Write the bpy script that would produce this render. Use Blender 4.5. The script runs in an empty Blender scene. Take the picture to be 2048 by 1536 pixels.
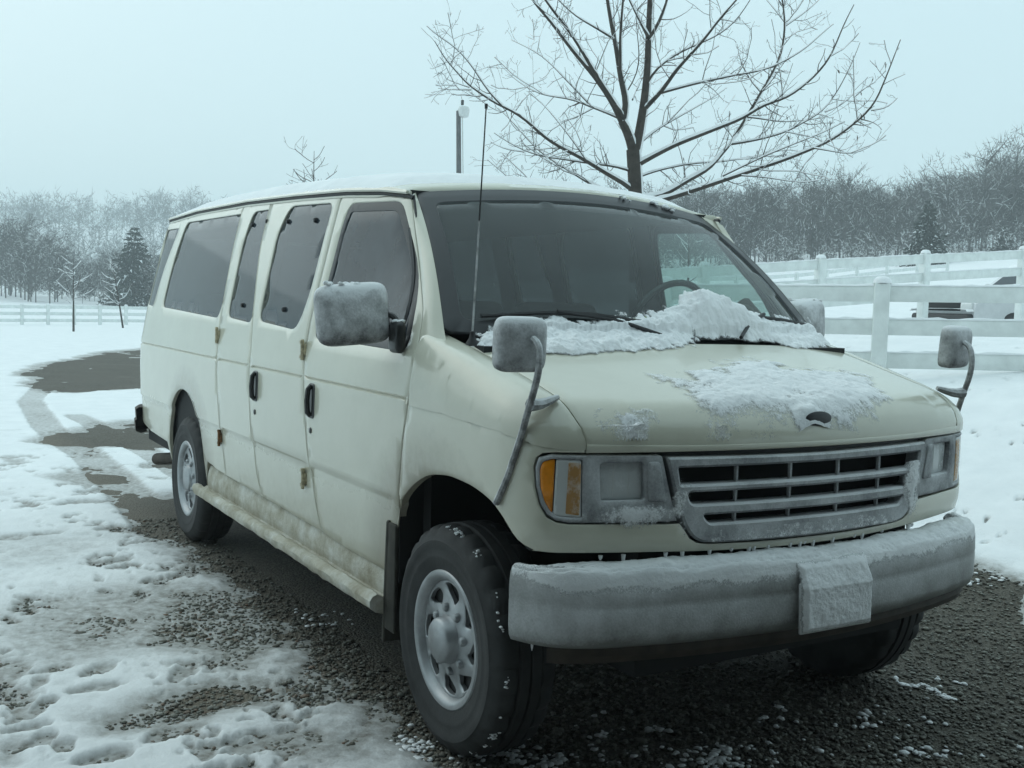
import bpy, math, random
import numpy as np
from mathutils import Matrix, Vector
from mathutils.geometry import delaunay_2d_cdt

random.seed(7)
RNG = np.random.default_rng(11)
sc = bpy.context.scene
COL = sc.collection

# ------------------------------------------------------------------ camera
CAM = np.array([3.11552864, -2.57547058, 1.50109455])
YAW, PITCH, ROLL, FPX = math.radians(149.48205762), math.radians(-4.22792106), math.radians(1.56946769), 2142.809
FW = np.array([math.cos(YAW)*math.cos(PITCH), math.sin(YAW)*math.cos(PITCH), math.sin(PITCH)])
RT0 = np.array([math.sin(YAW), -math.cos(YAW), 0.0])
UP0 = np.cross(RT0, FW)
RT = math.cos(ROLL)*RT0 + math.sin(ROLL)*UP0
UP = -math.sin(ROLL)*RT0 + math.cos(ROLL)*UP0
cam_data = bpy.data.cameras.new('camera')
cam_data.sensor_width = 36.0
cam_data.lens = FPX/2048*36.0
cam_data.clip_start = 0.05
cam_data.clip_end = 5000
cam = bpy.data.objects.new('camera', cam_data)
cam.matrix_world = Matrix([[RT[0], UP[0], -FW[0], CAM[0]], [RT[1], UP[1], -FW[1], CAM[1]],
                           [RT[2], UP[2], -FW[2], CAM[2]], [0, 0, 0, 1]])
COL.objects.link(cam)
sc.camera = cam

# ------------------------------------------------------------------ world: overcast snow sky
SUN_EL, SUN_AZ = math.radians(38), math.radians(200)
world = bpy.data.worlds.new('World')
sc.world = world
world.use_nodes = True
wn = world.node_tree
wn.nodes.clear()
w_out = wn.nodes.new('ShaderNodeOutputWorld')
w_bg = wn.nodes.new('ShaderNodeBackground')
w_cl = wn.nodes.new('ShaderNodeBackground')
w_add = wn.nodes.new('ShaderNodeAddShader')
w_sky = wn.nodes.new('ShaderNodeTexSky')
w_sky.sky_type = 'NISHITA'
w_sky.sun_disc = False
w_sky.sun_elevation = SUN_EL
w_sky.sun_rotation = math.pi/2 - SUN_AZ
w_sky.air_density = 1.0
w_sky.dust_density = 4.0
w_bg.inputs['Strength'].default_value = 0.02
wn.links.new(w_sky.outputs[0], w_bg.inputs[0])
# the cloud deck: even grey-white, a touch brighter overhead
w_geo = wn.nodes.new('ShaderNodeNewGeometry')
w_sep = wn.nodes.new('ShaderNodeSeparateXYZ')
w_rmp = wn.nodes.new('ShaderNodeMapRange')
w_mul = wn.nodes.new('ShaderNodeVectorMath'); w_mul.operation = 'SCALE'
wn.links.new(w_geo.outputs['Incoming'], w_sep.inputs[0])
w_rmp.inputs['From Min'].default_value = 0.0
w_rmp.inputs['From Max'].default_value = -1.0
w_rmp.inputs['To Min'].default_value = 0.88
w_rmp.inputs['To Max'].default_value = 1.12
wn.links.new(w_sep.outputs['Z'], w_rmp.inputs['Value'])
w_mul.inputs[0].default_value = (0.512, 0.682, 0.717)
wn.links.new(w_rmp.outputs[0], w_mul.inputs['Scale'])
wn.links.new(w_mul.outputs[0], w_cl.inputs[0])
w_cl.inputs['Strength'].default_value = 1.30
wn.links.new(w_bg.outputs[0], w_add.inputs[0])
wn.links.new(w_cl.outputs[0], w_add.inputs[1])
wn.links.new(w_add.outputs[0], w_out.inputs['Surface'])

sun_data = bpy.data.lights.new('sun', 'SUN')
sun_data.energy = 0.6
sun_data.angle = math.radians(60)
sun_data.color = (0.86, 0.98, 1.0)
sun = bpy.data.objects.new('sun', sun_data)
sd = Vector((math.cos(SUN_EL)*math.cos(SUN_AZ), math.cos(SUN_EL)*math.sin(SUN_AZ), math.sin(SUN_EL)))
sun.rotation_euler = sd.to_track_quat('Z', 'Y').to_euler()
COL.objects.link(sun)

sc.view_settings.view_transform = 'Standard'
sc.view_settings.look = 'None'
sc.view_settings.exposure = 0.0
sc.view_settings.gamma = 1.0
sc.view_settings.use_curve_mapping = False
sc.cycles.use_denoising = True
sc.cycles.max_bounces = 8
sc.cycles.transparent_max_bounces = 16
sc.cycles.volume_bounces = 1
sc.cycles.caustics_reflective = False
sc.cycles.caustics_refractive = False

# ------------------------------------------------------------------ helpers
def tag(o, label=None, cat=None, group=None, kind=None):
    if label: o['label'] = label
    if cat: o['category'] = cat
    if group: o['group'] = group
    if kind: o['kind'] = kind
    return o

def empty(name, loc=(0, 0, 0), parent=None):
    o = bpy.data.objects.new(name, None)
    o.location = loc
    o.empty_display_size = 0.2
    COL.objects.link(o)
    if parent: o.parent = parent
    return o

def mk(name, verts, faces, mat, parent=None, smooth=True, angle=40, attr=None):
    me = bpy.data.meshes.new(name)
    V = np.asarray(verts, dtype=np.float32)
    if isinstance(faces, np.ndarray):
        n, k = faces.shape
        me.vertices.add(len(V)); me.vertices.foreach_set('co', V.ravel())
        me.loops.add(n*k); me.loops.foreach_set('vertex_index', faces.astype(np.int32).ravel())
        me.polygons.add(n); me.polygons.foreach_set('loop_start', np.arange(0, n*k, k, dtype=np.int32))
        me.update(calc_edges=True)
    else:
        me.from_pydata([tuple(map(float, v)) for v in V], [], [tuple(int(i) for i in f) for f in faces])
    me.validate()
    if attr:
        for an, av in attr.items():
            a = me.attributes.new(an, 'FLOAT', 'POINT')
            a.data.foreach_set('value', np.asarray(av, dtype=np.float32))
    if smooth:
        me.polygons.foreach_set('use_smooth', np.ones(len(me.polygons), dtype=bool))
        if angle is not None:
            me.set_sharp_from_angle(angle=math.radians(angle))
    me.materials.append(mat)
    o = bpy.data.objects.new(name, me)
    COL.objects.link(o)
    if parent: o.parent = parent
    return o

class MB:
    """collects shapes that make ONE part"""
    def __init__(self): self.v = []; self.f = []
    def add(self, V, F):
        n = len(self.v); self.v += [tuple(map(float, p)) for p in V]
        self.f += [tuple(int(i)+n for i in f) for f in F]; return self
    def box(self, c, s, rot=None, bev=0.0):
        sx, sy, sz = [k/2 for k in s]
        if bev <= 0:
            V = [(x, y, z) for x in (-sx, sx) for y in (-sy, sy) for z in (-sz, sz)]
            F = [(0, 1, 3, 2), (4, 6, 7, 5), (0, 4, 5, 1), (2, 3, 7, 6), (0, 2, 6, 4), (1, 5, 7, 3)]
        else:
            b = min(bev, sx*.9, sy*.9, sz*.9)
            ring = []
            n = 4
            for cx, cy, a0 in ((sx-b, sy-b, 0), (-sx+b, sy-b, 90), (-sx+b, -sy+b, 180), (sx-b, -sy+b, 270)):
                for k in range(n+1):
                    a = math.radians(a0+90*k/n); ring.append((cx, cy, math.cos(a), math.sin(a)))
            V = []; m = len(ring)
            lv = [(-sz, b*.8), (-sz+b*.3, b*.3), (-sz+b, 0), (sz-b, 0), (sz-b*.3, b*.3), (sz, b*.8)]
            for z, ins in lv:
                for cx, cy, ca, sa in ring: V.append((cx+ca*(b-ins), cy+sa*(b-ins), z))
            F = []
            for l in range(len(lv)-1):
                for k in range(m): F.append((l*m+k, l*m+(k+1) % m, (l+1)*m+(k+1) % m, (l+1)*m+k))
            F.append(tuple(range(m-1, -1, -1))); F.append(tuple((len(lv)-1)*m+k for k in range(m)))
        V = np.array(V)
        if rot is not None: V = V @ np.array(rot.to_3x3()).T
        return self.add(V+np.array(c), F)
    def tube(self, pts, rad, n=8, cap=True):
        V, F = tube_geo(pts, rad, n, cap); return self.add(V, F)
    def build(self, name, mat, parent=None, smooth=True, angle=40):
        return mk(name, self.v, self.f, mat, parent, smooth, angle)

def tube_geo(pts, rad, n=8, cap=True):
    P = np.asarray(pts, float); m = len(P)
    R = np.full(m, rad, float) if np.isscalar(rad) else np.asarray(rad, float)
    T = np.gradient(P, axis=0); T /= np.linalg.norm(T, axis=1)[:, None]+1e-12
    up = np.array([0, 0, 1.0]) if abs(T[0, 2]) < .9 else np.array([1.0, 0, 0])
    V = []
    a = np.arange(n)*2*math.pi/n
    u = np.cross(T[0], up); u /= np.linalg.norm(u)
    for i in range(m):
        u = u-T[i]*(u@T[i]); u /= np.linalg.norm(u)+1e-12
        w = np.cross(T[i], u)
        V.append(P[i]+R[i]*(np.cos(a)[:, None]*u+np.sin(a)[:, None]*w))
    V = np.concatenate(V)
    F = [(i*n+k, i*n+(k+1) % n, (i+1)*n+(k+1) % n, (i+1)*n+k) for i in range(m-1) for k in range(n)]
    if cap: F += [tuple(range(n-1, -1, -1)), tuple((m-1)*n+k for k in range(n))]
    return V, F

def lathe_geo(prof, n=48, axis='y'):
    """prof: list of (radius, along)."""
    V = []; F = []; m = len(prof)
    for k in range(n):
        a = 2*math.pi*k/n
        for r, h in prof: V.append((r*math.cos(a), h, r*math.sin(a)))
    for k in range(n):
        k2 = (k+1) % n
        for i in range(m-1): F.append((k*m+i, k*m+i+1, k2*m+i+1, k2*m+i))
    return V, F

def bez(p0, p1, p2, p3, n):
    t = np.linspace(0, 1, n)[:, None]
    return (1-t)**3*np.array(p0)+3*(1-t)**2*t*np.array(p1)+3*(1-t)*t*t*np.array(p2)+t**3*np.array(p3)

def smooth(x, a, b):
    t = np.clip((np.asarray(x, float)-a)/(b-a), 0, 1); return t*t*(3-2*t)

# value noise ------------------------------------------------------
_PERM = RNG.random((256, 256))
def vnoise(x, y):
    xi = np.floor(x).astype(int); yi = np.floor(y).astype(int)
    fx = x-xi; fy = y-yi
    fx = fx*fx*(3-2*fx); fy = fy*fy*(3-2*fy)
    a = _PERM[xi & 255, yi & 255]; b = _PERM[(xi+1) & 255, yi & 255]
    c = _PERM[xi & 255, (yi+1) & 255]; d = _PERM[(xi+1) & 255, (yi+1) & 255]
    return (a*(1-fx)+b*fx)*(1-fy)+(c*(1-fx)+d*fx)*fy
def fbm(x, y, oct=4, f=1.0, g=.5):
    s = 0; amp = 1; t = 0
    for k in range(oct):
        s = s+amp*vnoise(x*f+17.3*k, y*f+9.1*k); t += amp; amp *= g; f *= 2.03
    return s/t-.5

def inpoly(px, py, poly):
    poly = np.asarray(poly, float); r = np.zeros(np.shape(px), bool)
    x1, y1 = poly[-1]
    for x2, y2 in poly:
        c = ((y2 > py) != (y1 > py))
        with np.errstate(divide='ignore', invalid='ignore'):
            r ^= c & (px < (x1-x2)*(py-y2)/(y1-y2+1e-30)+x2)
        x1, y1 = x2, y2
    return r

def polydist(px, py, poly, closed=True):
    poly = np.asarray(poly, float); best = np.full(np.shape(px), 1e9)
    n = len(poly)
    for i in range(n if closed else n-1):
        ax, ay = poly[i]; bx, by = poly[(i+1) % n]
        dx, dy = bx-ax, by-ay; l2 = dx*dx+dy*dy+1e-12
        t = np.clip(((px-ax)*dx+(py-ay)*dy)/l2, 0, 1)
        best = np.minimum(best, (px-ax-t*dx)**2+(py-ay-t*dy)**2)
    return np.sqrt(best)

def resample(poly, step, closed=True):
    poly = np.asarray(poly, float); out = []
    n = len(poly)
    for i in range(n if closed else n-1):
        a = poly[i]; b = poly[(i+1) % n]
        k = max(1, int(math.ceil(np.linalg.norm(b-a)/step)))
        out += [a+(b-a)*j/k for j in range(k)]
    if not closed: out.append(poly[-1])
    return np.array(out)

def roundpoly(poly, rad, n=5):
    """round each corner of a 2D polygon; rad a number or one per corner"""
    P = np.asarray(poly, float); m = len(P); out = []
    R = [rad]*m if np.isscalar(rad) else rad
    for i in range(m):
        a, b, c = P[i-1], P[i], P[(i+1) % m]
        la = np.linalg.norm(a-b); lc = np.linalg.norm(c-b)
        r = min(R[i], la*.49, lc*.49)
        if r < 1e-5: out.append(b); continue
        p = b+(a-b)/la*r; q = b+(c-b)/lc*r
        for t in np.linspace(0, 1, n): out.append((1-t)**2*p+2*t*(1-t)*b+t*t*q)
    return np.array(out)

def area2(P):
    x, y = P[:, 0], P[:, 1]; return .5*np.sum(x*np.roll(y, -1)-np.roll(x, -1)*y)

def offset_loop(P, d):
    """move closed loop to its left by d"""
    e = np.roll(P, -1, 0)-P; e /= np.linalg.norm(e, axis=1)[:, None]+1e-12
    nl = np.stack([-e[:, 1], e[:, 0]], 1); npv = np.roll(nl, 1, 0)
    n = nl+npv; ln = np.linalg.norm(n, axis=1)[:, None]+1e-9; n /= ln
    k = np.clip(1/np.maximum((n*nl).sum(1), .45), 1, 2)[:, None]
    return P+n*d*k

def panel_geo(poly, mapf, holes=(), step=.05, bev=.004, depth=.02, rows=(), extra=None, gap=0.0, drop=.7):
    """sheet-metal panel: polygon with holes in a 2D parameter plane, carried onto a surface by
    mapf(u, v, offset), with rolled edges and a returned flange."""
    loops = []
    for i, lp in enumerate([poly]+list(holes)):
        lp = resample(lp, step*.8)
        if (area2(lp) > 0) != (i == 0): lp = lp[::-1]
        if gap: lp = offset_loop(lp, gap)
        loops.append(lp)
    inner = [offset_loop(l, bev) for l in loops]
    pts = np.concatenate(inner); edges = []; k = 0
    for l in inner:
        n = len(l); edges += [(k+j, k+(j+1) % n) for j in range(n)]; k += n
    lo, hi = loops[0].min(0), loops[0].max(0)
    us = np.arange(lo[0]+step/2, hi[0], step)
    vs = np.unique(np.concatenate([np.arange(lo[1]+step/2, hi[1], step), np.array([r for r in rows if lo[1] < r < hi[1]])]))
    g = np.stack(np.meshgrid(us, vs), -1).reshape(-1, 2)
    if extra is not None: g = np.concatenate([g, extra])
    ok = inpoly(g[:, 0], g[:, 1], inner[0])
    for h in inner[1:]: ok &= ~inpoly(g[:, 0], g[:, 1], h)
    g = g[ok]
    for l in inner:
        if len(g): g = g[polydist(g[:, 0], g[:, 1], l) > step*.3]
    allp = np.concatenate([pts, g]) if len(g) else pts
    r = delaunay_2d_cdt([Vector(p) for p in allp], edges, [], 0, 1e-6)
    rv = np.array([tuple(p) for p in r[0]]); tri = np.array([t for t in r[2] if len(t) == 3])
    cen = rv[tri].mean(1)
    ok = inpoly(cen[:, 0], cen[:, 1], inner[0])
    for h in inner[1:]: ok &= ~inpoly(cen[:, 0], cen[:, 1], h)
    tri = tri[ok]
    V = [mapf(rv[:, 0], rv[:, 1], 0.0)]; F = [tuple(t) for t in tri]
    base = len(rv)
    # map from original loop index to cdt vertex
    orig = {}
    for vi, src in enumerate(r[3]):
        for s in src: orig[s] = vi
    k = 0
    for l, il in zip(loops, inner):
        n = len(l)
        B = mapf(l[:, 0], l[:, 1], -bev*drop); Wl = mapf(l[:, 0], l[:, 1], -depth)
        V += [B, Wl]
        for j in range(n):
            j2 = (j+1) % n
            i1, i2 = orig.get(k+j), orig.get(k+j2)
            if i1 is not None and i2 is not None: F.append((base+j, base+j2, i2, i1))
            F.append((base+n+j, base+n+j2, base+j2, base+j))
        base += 2*n; k += n
    return np.concatenate(V), F

def panel(name, poly, mapf, mat, parent=None, angle=35, **kw):
    V, F = panel_geo(poly, mapf, **kw)
    return mk(name, V, F, mat, parent, True, angle)

# ------------------------------------------------------------------ materials
def new_mat(name):
    m = bpy.data.materials.new(name); m.use_nodes = True
    nt = m.node_tree; b = nt.nodes['Principled BSDF']
    return m, nt, b

def noise_node(nt, scale, detail=4, rough=.6, coord='Object'):
    tc = nt.nodes.new('ShaderNodeTexCoord'); n = nt.nodes.new('ShaderNodeTexNoise')
    n.inputs['Scale'].default_value = scale; n.inputs['Detail'].default_value = detail
    n.inputs['Roughness'].default_value = rough
    nt.links.new(tc.outputs[coord], n.inputs['Vector']); return n

def ramp(nt, src, stops):
    r = nt.nodes.new('ShaderNodeValToRGB')
    el = r.color_ramp.elements
    while len(el) < len(stops): el.new(.5)
    for e, (p, c) in zip(el, stops):
        e.position = p; e.color = (*c, 1) if len(c) == 3 else c
    nt.links.new(src, r.inputs[0]); return r

def mixc(nt, fac, a, b):
    m = nt.nodes.new('ShaderNodeMix'); m.data_type = 'RGBA'
    if isinstance(fac, (int, float)): m.inputs[0].default_value = fac
    else: nt.links.new(fac, m.inputs[0])
    for i, x in ((6, a), (7, b)):
        if isinstance(x, tuple): m.inputs[i].default_value = (*x, 1)
        else: nt.links.new(x, m.inputs[i])
    return m.outputs[2]

def math_node(nt, op, a, b=None, clamp=False):
    m = nt.nodes.new('ShaderNodeMath'); m.operation = op; m.use_clamp = clamp
    for i, x in enumerate((a, b)):
        if x is None: continue
        if isinstance(x, (int, float)): m.inputs[i].default_value = x
        else: nt.links.new(x, m.inputs[i])
    return m.outputs[0]

def maprange(nt, v, a, b, c=0.0, d=1.0):
    m = nt.nodes.new('ShaderNodeMapRange')
    nt.links.new(v, m.inputs['Value'])
    for k, x in zip(('From Min', 'From Max', 'To Min', 'To Max'), (a, b, c, d)): m.inputs[k].default_value = x
    return m.outputs[0]

def bump(nt, b, height, strength=.3, dist=.01):
    n = nt.nodes.new('ShaderNodeBump'); n.inputs['Strength'].default_value = strength
    n.inputs['Distance'].default_value = dist
    nt.links.new(height, n.inputs['Height']); nt.links.new(n.outputs[0], b.inputs['Normal'])

def simple(name, col, rough=.5, metal=0.0, var=.12, scale=12, bmp=0.0, bscale=60):
    m, nt, b = new_mat(name)
    n = noise_node(nt, scale)
    lo = tuple(max(0, c*(1-var)) for c in col); hi = tuple(min(1, c*(1+var)) for c in col)
    r = ramp(nt, n.outputs[0], [(.3, lo), (.7, hi)])
    nt.links.new(r.outputs[0], b.inputs['Base Color'])
    b.inputs['Roughness'].default_value = rough; b.inputs['Metallic'].default_value = metal
    if bmp:
        n2 = noise_node(nt, bscale, 6); bump(nt, b, n2.outputs[0], bmp, .01)
    return m

SNOWC = (.86, .87, .88)

def m_paint():
    m, nt, b = new_mat('cream_paint')
    tc = nt.nodes.new('ShaderNodeTexCoord'); sp = nt.nodes.new('ShaderNodeSeparateXYZ')
    nt.links.new(tc.outputs['Object'], sp.inputs[0])
    n1 = noise_node(nt, 3.0, 5); n2 = noise_node(nt, 22, 6, .7)
    base = ramp(nt, n1.outputs[0], [(.3, (.565, .548, .450)), (.7, (.615, .598, .495))]).outputs[0]
    # road film thrown up low on the body, ragged upper edge
    h = math_node(nt, 'ADD', sp.outputs['Z'], math_node(nt, 'MULTIPLY', math_node(nt, 'SUBTRACT', n1.outputs[0], .5), -.5))
    low = maprange(nt, h, .80, .42)
    low = math_node(nt, 'MULTIPLY', low, maprange(nt, n2.outputs[0], .25, .7, .45, 1.0), True)
    dirty = mixc(nt, math_node(nt, 'MULTIPLY', low, .55), base, (.32, .285, .21))
    # mud spray fanning out of the wheel arches
    xa = math_node(nt, 'ABSOLUTE', math_node(nt, 'ADD', sp.outputs['X'], 0.12)); xb = math_node(nt, 'ABSOLUTE', math_node(nt, 'ADD', sp.outputs['X'], 3.42))
    zq = math_node(nt, 'SUBTRACT', sp.outputs['Z'], .50)
    def rad(xx): return math_node(nt, 'SQRT', math_node(nt, 'ADD', math_node(nt, 'MULTIPLY', xx, xx), math_node(nt, 'MULTIPLY', zq, zq)))
    rmin = math_node(nt, 'MINIMUM', rad(xa), rad(xb))
    spray = math_node(nt, 'MULTIPLY', maprange(nt, math_node(nt, 'ADD', rmin, math_node(nt, 'MULTIPLY', math_node(nt, 'SUBTRACT', n2.outputs[0], .5), .12)), .60, .42), .62, True)
    dirty = mixc(nt, spray, dirty, (.20, .165, .11))
    haze = maprange(nt, n2.outputs[0], .45, .75, 0, .16)
    col = mixc(nt, haze, dirty, (.50, .47, .38))
    nt.links.new(col, b.inputs['Base Color'])
    rg = math_node(nt, 'ADD', math_node(nt, 'MULTIPLY', low, .35), .24)
    nt.links.new(rg, b.inputs['Roughness'])
    b.inputs['Coat Weight'].default_value = .5; b.inputs['Coat Roughness'].default_value = .07
    return m

def m_frosted(name, col, amount=.5, rough=.6, scale=9):
    """plastic or metal with frost and blown snow stuck to it, more on faces that look up"""
    m, nt, b = new_mat(name)
    n = noise_node(nt, scale, 8, .65); n2 = noise_node(nt, 140, 3)
    g = nt.nodes.new('ShaderNodeNewGeometry'); sp = nt.nodes.new('ShaderNodeSeparateXYZ')
    nt.links.new(g.outputs['Normal'], sp.inputs[0])
    k = math_node(nt, 'ADD', math_node(nt, 'MULTIPLY', sp.outputs['Z'], .34), n.outputs[0])
    k = math_node(nt, 'ADD', k, math_node(nt, 'MULTIPLY', math_node(nt, 'SUBTRACT', n2.outputs[0], .5), .25))
    f = maprange(nt, k, .78-amount*.75, 1.05-amount*.45)
    c = mixc(nt, f, col, (.70, .71, .72))
    nt.links.new(c, b.inputs['Base Color'])
    nt.links.new(maprange(nt, f, 0, 1, rough, .95), b.inputs['Roughness'])
    bump(nt, b, math_node(nt, 'MULTIPLY', n2.outputs[0], f), .5, .004)
    return m

def m_glass(name, tint, dust, dustc=(.34, .36, .37), rough=.02):
    m, nt, b = new_mat(name)
    nt.nodes.remove(b); out = nt.nodes['Material Output']
    tr = nt.nodes.new('ShaderNodeBsdfTransparent'); tr.inputs[0].default_value = (*tint, 1)
    gl = nt.nodes.new('ShaderNodeBsdfGlossy'); gl.inputs['Roughness'].default_value = rough
    df = nt.nodes.new('ShaderNodeBsdfDiffuse'); df.inputs[0].default_value = (*dustc, 1)
    lw = nt.nodes.new('ShaderNodeLayerWeight'); lw.inputs[0].default_value = .5
    fres = math_node(nt, 'ADD', math_node(nt, 'MULTIPLY', math_node(nt, 'POWER', lw.outputs['Facing'], 5.0), .85), .042, True)
    mx = nt.nodes.new('ShaderNodeMixShader'); mx2 = nt.nodes.new('ShaderNodeMixShader')
    n = noise_node(nt, 5, 5)
    nt.links.new(maprange(nt, n.outputs[0], .2, .8, dust*.7, dust*1.3), mx.inputs[0])
    nt.links.new(tr.outputs[0], mx.inputs[1]); nt.links.new(df.outputs[0], mx.inputs[2])
    nt.links.new(fres, mx2.inputs[0]); nt.links.new(mx.outputs[0], mx2.inputs[1]); nt.links.new(gl.outputs[0], mx2.inputs[2])
    nt.links.new(mx2.outputs[0], out.inputs['Surface'])
    return m

def m_snow(name='snow', grit=.0):
    m, nt, b = new_mat(name)
    n = noise_node(nt, 6, 6); n2 = noise_node(nt, 90, 5, .7)
    c = ramp(nt, n.outputs[0], [(.3, (.80, .81, .82)), (.7, (.88, .885, .89))]).outputs[0]
    nt.links.new(c, b.inputs['Base Color'])
    b.inputs['Roughness'].default_value = .85
    b.inputs['Specular IOR Level'].default_value = .25
    bump(nt, b, n2.outputs[0], .45, .01)
    return m

M = {}
M['paint'] = m_paint()
M['snow'] = m_snow()
def m_powder():
    m = m_snow('powder_snow'); nt = m.node_tree; b = nt.nodes['Principled BSDF']
    a = nt.nodes.new('ShaderNodeAttribute'); a.attribute_name = 'th'
    n = noise_node(nt, 160, 4, .7); n2 = noise_node(nt, 30, 4, .6)
    k = math_node(nt, 'ADD', math_node(nt, 'MULTIPLY', a.outputs['Fac'], 1/.009), math_node(nt, 'MULTIPLY', math_node(nt, 'SUBTRACT', math_node(nt, 'ADD', n.outputs[0], n2.outputs[0]), 1.0), 1.6))
    nt.links.new(maprange(nt, k, .05, .75), b.inputs['Alpha'])
    return m
M['powder'] = m_powder()
M['black'] = simple('black_rubber', (.014, .014, .015), .55)
M['seal'] = simple('window_seal', (.022, .023, .026), .45)
M['under'] = simple('dark_underbody', (.006, .006, .006), .8)
M['tyre'] = simple('tyre_rubber', (.026, .026, .026), .75, var=.5, scale=7, bmp=.15)
M['rim'] = simple('silver_wheel_cover', (.36, .37, .38), .42, .5, var=.25, scale=9)
M['rimdark'] = simple('dark_steel_wheel', (.03, .03, .03), .6)
M['grey'] = m_frosted('frosted_grey_plastic', (.15, .155, .165), .66, .55, 6)
M['bumper'] = m_frosted('frosted_bumper', (.20, .20, .19), .66, .40, 3.6)
M['mirror'] = m_frosted('frosted_mirror_shell', (.08, .08, .085), .80, .5, 17)
M['arm'] = m_frosted('frosted_mirror_arm', (.16, .16, .16), .62, .5, 25)
M['plate'] = m_frosted('frosted_plate', (.45, .45, .44), .8, .5, 9)
M['amber'] = simple('amber_lens', (.72, .24, .012), .2, var=.25, scale=14)
M['amberdim'] = m_frosted('dull_amber_lens', (.46, .25, .09), .44, .15, 18)
M['void'] = simple('radiator_black', (.004, .004, .004), .9)
M['clear'] = m_frosted('clear_lens', (.60, .61, .60), .34, .08, 13)
M['lens'] = m_frosted('headlight_lens', (.58, .60, .60), .40, .06, 16)
M['glass'] = m_glass('window_glass', (.66, .76, .74), .10)
M['tinted'] = m_glass('tinted_glass', (.05, .056, .062), .28, (.125, .165, .20), .05)
M['shield'] = m_glass('windshield_glass', (.66, .80, .76), .10, (.42, .46, .46))
M['interior'] = simple('grey_interior', (.016, .017, .018), .85)
M['seat'] = simple('seat_fabric', (.018, .019, .022), .9)
M['handle'] = simple('black_handle', (.02, .02, .02), .35)
M['hinge'] = simple('rusty_hinge', (.42, .36, .24), .7, var=.5, scale=60)
M['rust'] = simple('rusty_hinge_brown', (.16, .08, .03), .8, var=.6, scale=70)
M['board'] = None
M['flap'] = simple('muddy_rubber', (.040, .037, .029), .85, var=.4)
M['brown'] = simple('rusty_brown_steel', (.045, .034, .025), .75, var=.4)
M['vinyl'] = simple('white_vinyl_fence', (.72, .75, .73), .5, var=.11, scale=6)
M['bark'] = simple('dark_bark', (.055, .047, .04), .9, var=.35, scale=14, bmp=.4, bscale=40)
M['leaf'] = simple('dead_brown_leaf', (.05, .035, .02), .8, var=.5)
M['pole'] = simple('weathered_pole', (.10, .10, .10), .8, var=.4, scale=5)
M['lamp'] = simple('lamp_head_grey', (.62, .64, .63), .5)
M['carpaint'] = m_frosted('snow_dusted_white_paint', (.5, .51, .52), .7, .4, 4)
M['blocker_mat'] = simple('dark_blocker', (.055, .05, .045), .8, var=.3, scale=3)  # dark surface of the unseen block added to shade the foreground
M['orange'] = simple('orange_strap', (.55, .10, .02), .6)
M['yellow'] = simple('yellow_card', (.55, .50, .10), .6)

def m_board():
    m, nt, b = new_mat('muddy_running_board')
    n = noise_node(nt, 7, 7, .7); n2 = noise_node(nt, 60, 4)
    c = ramp(nt, n.outputs[0], [(.32, (.30, .265, .195)), (.48, (.44, .41, .33)), (.66, (.62, .61, .56))]).outputs[0]
    nt.links.new(c, b.inputs['Base Color']); b.inputs['Roughness'].default_value = .75
    bump(nt, b, n2.outputs[0], .6, .01)
    return m
M['board'] = m_board()

def m_ground():
    m, nt, b = new_mat('wet_gravel')
    n = noise_node(nt, 1.2, 6, .65); n2 = noise_node(nt, 40, 5, .75)
    v = nt.nodes.new('ShaderNodeTexVoronoi'); v.inputs['Scale'].default_value = 85
    tc = nt.nodes.new('ShaderNodeTexCoord'); nt.links.new(tc.outputs['Object'], v.inputs['Vector'])
    c1 = ramp(nt, n.outputs[0], [(.3, (.055, .047, .034)), (.55, (.09, .078, .058)), (.75, (.135, .125, .105))]).outputs[0]
    c2 = mixc(nt, .45, c1, ramp(nt, v.outputs['Color'], [(.1, (.035, .031, .025)), (.5, (.10, .09, .07)), (.9, (.22, .205, .17))]).outputs[0])
    sp = nt.nodes.new('ShaderNodeSeparateXYZ'); nt.links.new(tc.outputs['Object'], sp.inputs[0])
    mud = maprange(nt, math_node(nt, 'ADD', sp.outputs['Y'], math_node(nt, 'MULTIPLY', n.outputs[0], .8)), -.3, -.9)
    brown = ramp(nt, n2.outputs[0], [(.3, (.14, .115, .083)), (.7, (.25, .215, .168))]).outputs[0]
    c2 = mixc(nt, math_node(nt, 'MULTIPLY', mud, .8), c2, brown)   # trodden mud beside the van, stone in front of it
    nt.links.new(c2, b.inputs['Base Color'])
    b.inputs['Roughness'].default_value = .8
    h = math_node(nt, 'ADD', math_node(nt, 'MULTIPLY', v.outputs['Distance'], -1.0), n2.outputs[0])
    bump(nt, b, h, .8, .015)
    return m
M['ground'] = m_ground()

def m_snowcover():
    """snow sheet; where it is thin (attribute th, metres) wet slush and grit show through"""
    m, nt, b = new_mat('ground_snow')
    a = nt.nodes.new('ShaderNodeAttribute'); a.attribute_name = 'th'
    n = noise_node(nt, 3, 6); n2 = noise_node(nt, 70, 6, .7); n3 = noise_node(nt, 24, 4, .6)
    white = ramp(nt, n.outputs[0], [(.3, (.79, .80, .81)), (.7, (.87, .875, .88))]).outputs[0]
    slush = ramp(nt, n3.outputs[0], [(.3, (.20, .185, .16)), (.5, (.36, .355, .34)), (.7, (.52, .525, .52))]).outputs[0]
    k = math_node(nt, 'ADD', a.outputs['Fac'], math_node(nt, 'MULTIPLY', math_node(nt, 'SUBTRACT', n2.outputs[0], .5), .012))
    f = maprange(nt, k, .004, .024)
    nt.links.new(mixc(nt, f, slush, white), b.inputs['Base Color'])
    nt.links.new(maprange(nt, f, 0, 1, .45, .9), b.inputs['Roughness'])
    b.inputs['Specular IOR Level'].default_value = .25
    bump(nt, b, math_node(nt, 'ADD', n2.outputs[0], n3.outputs[0]), .35, .015)
    return m
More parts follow.
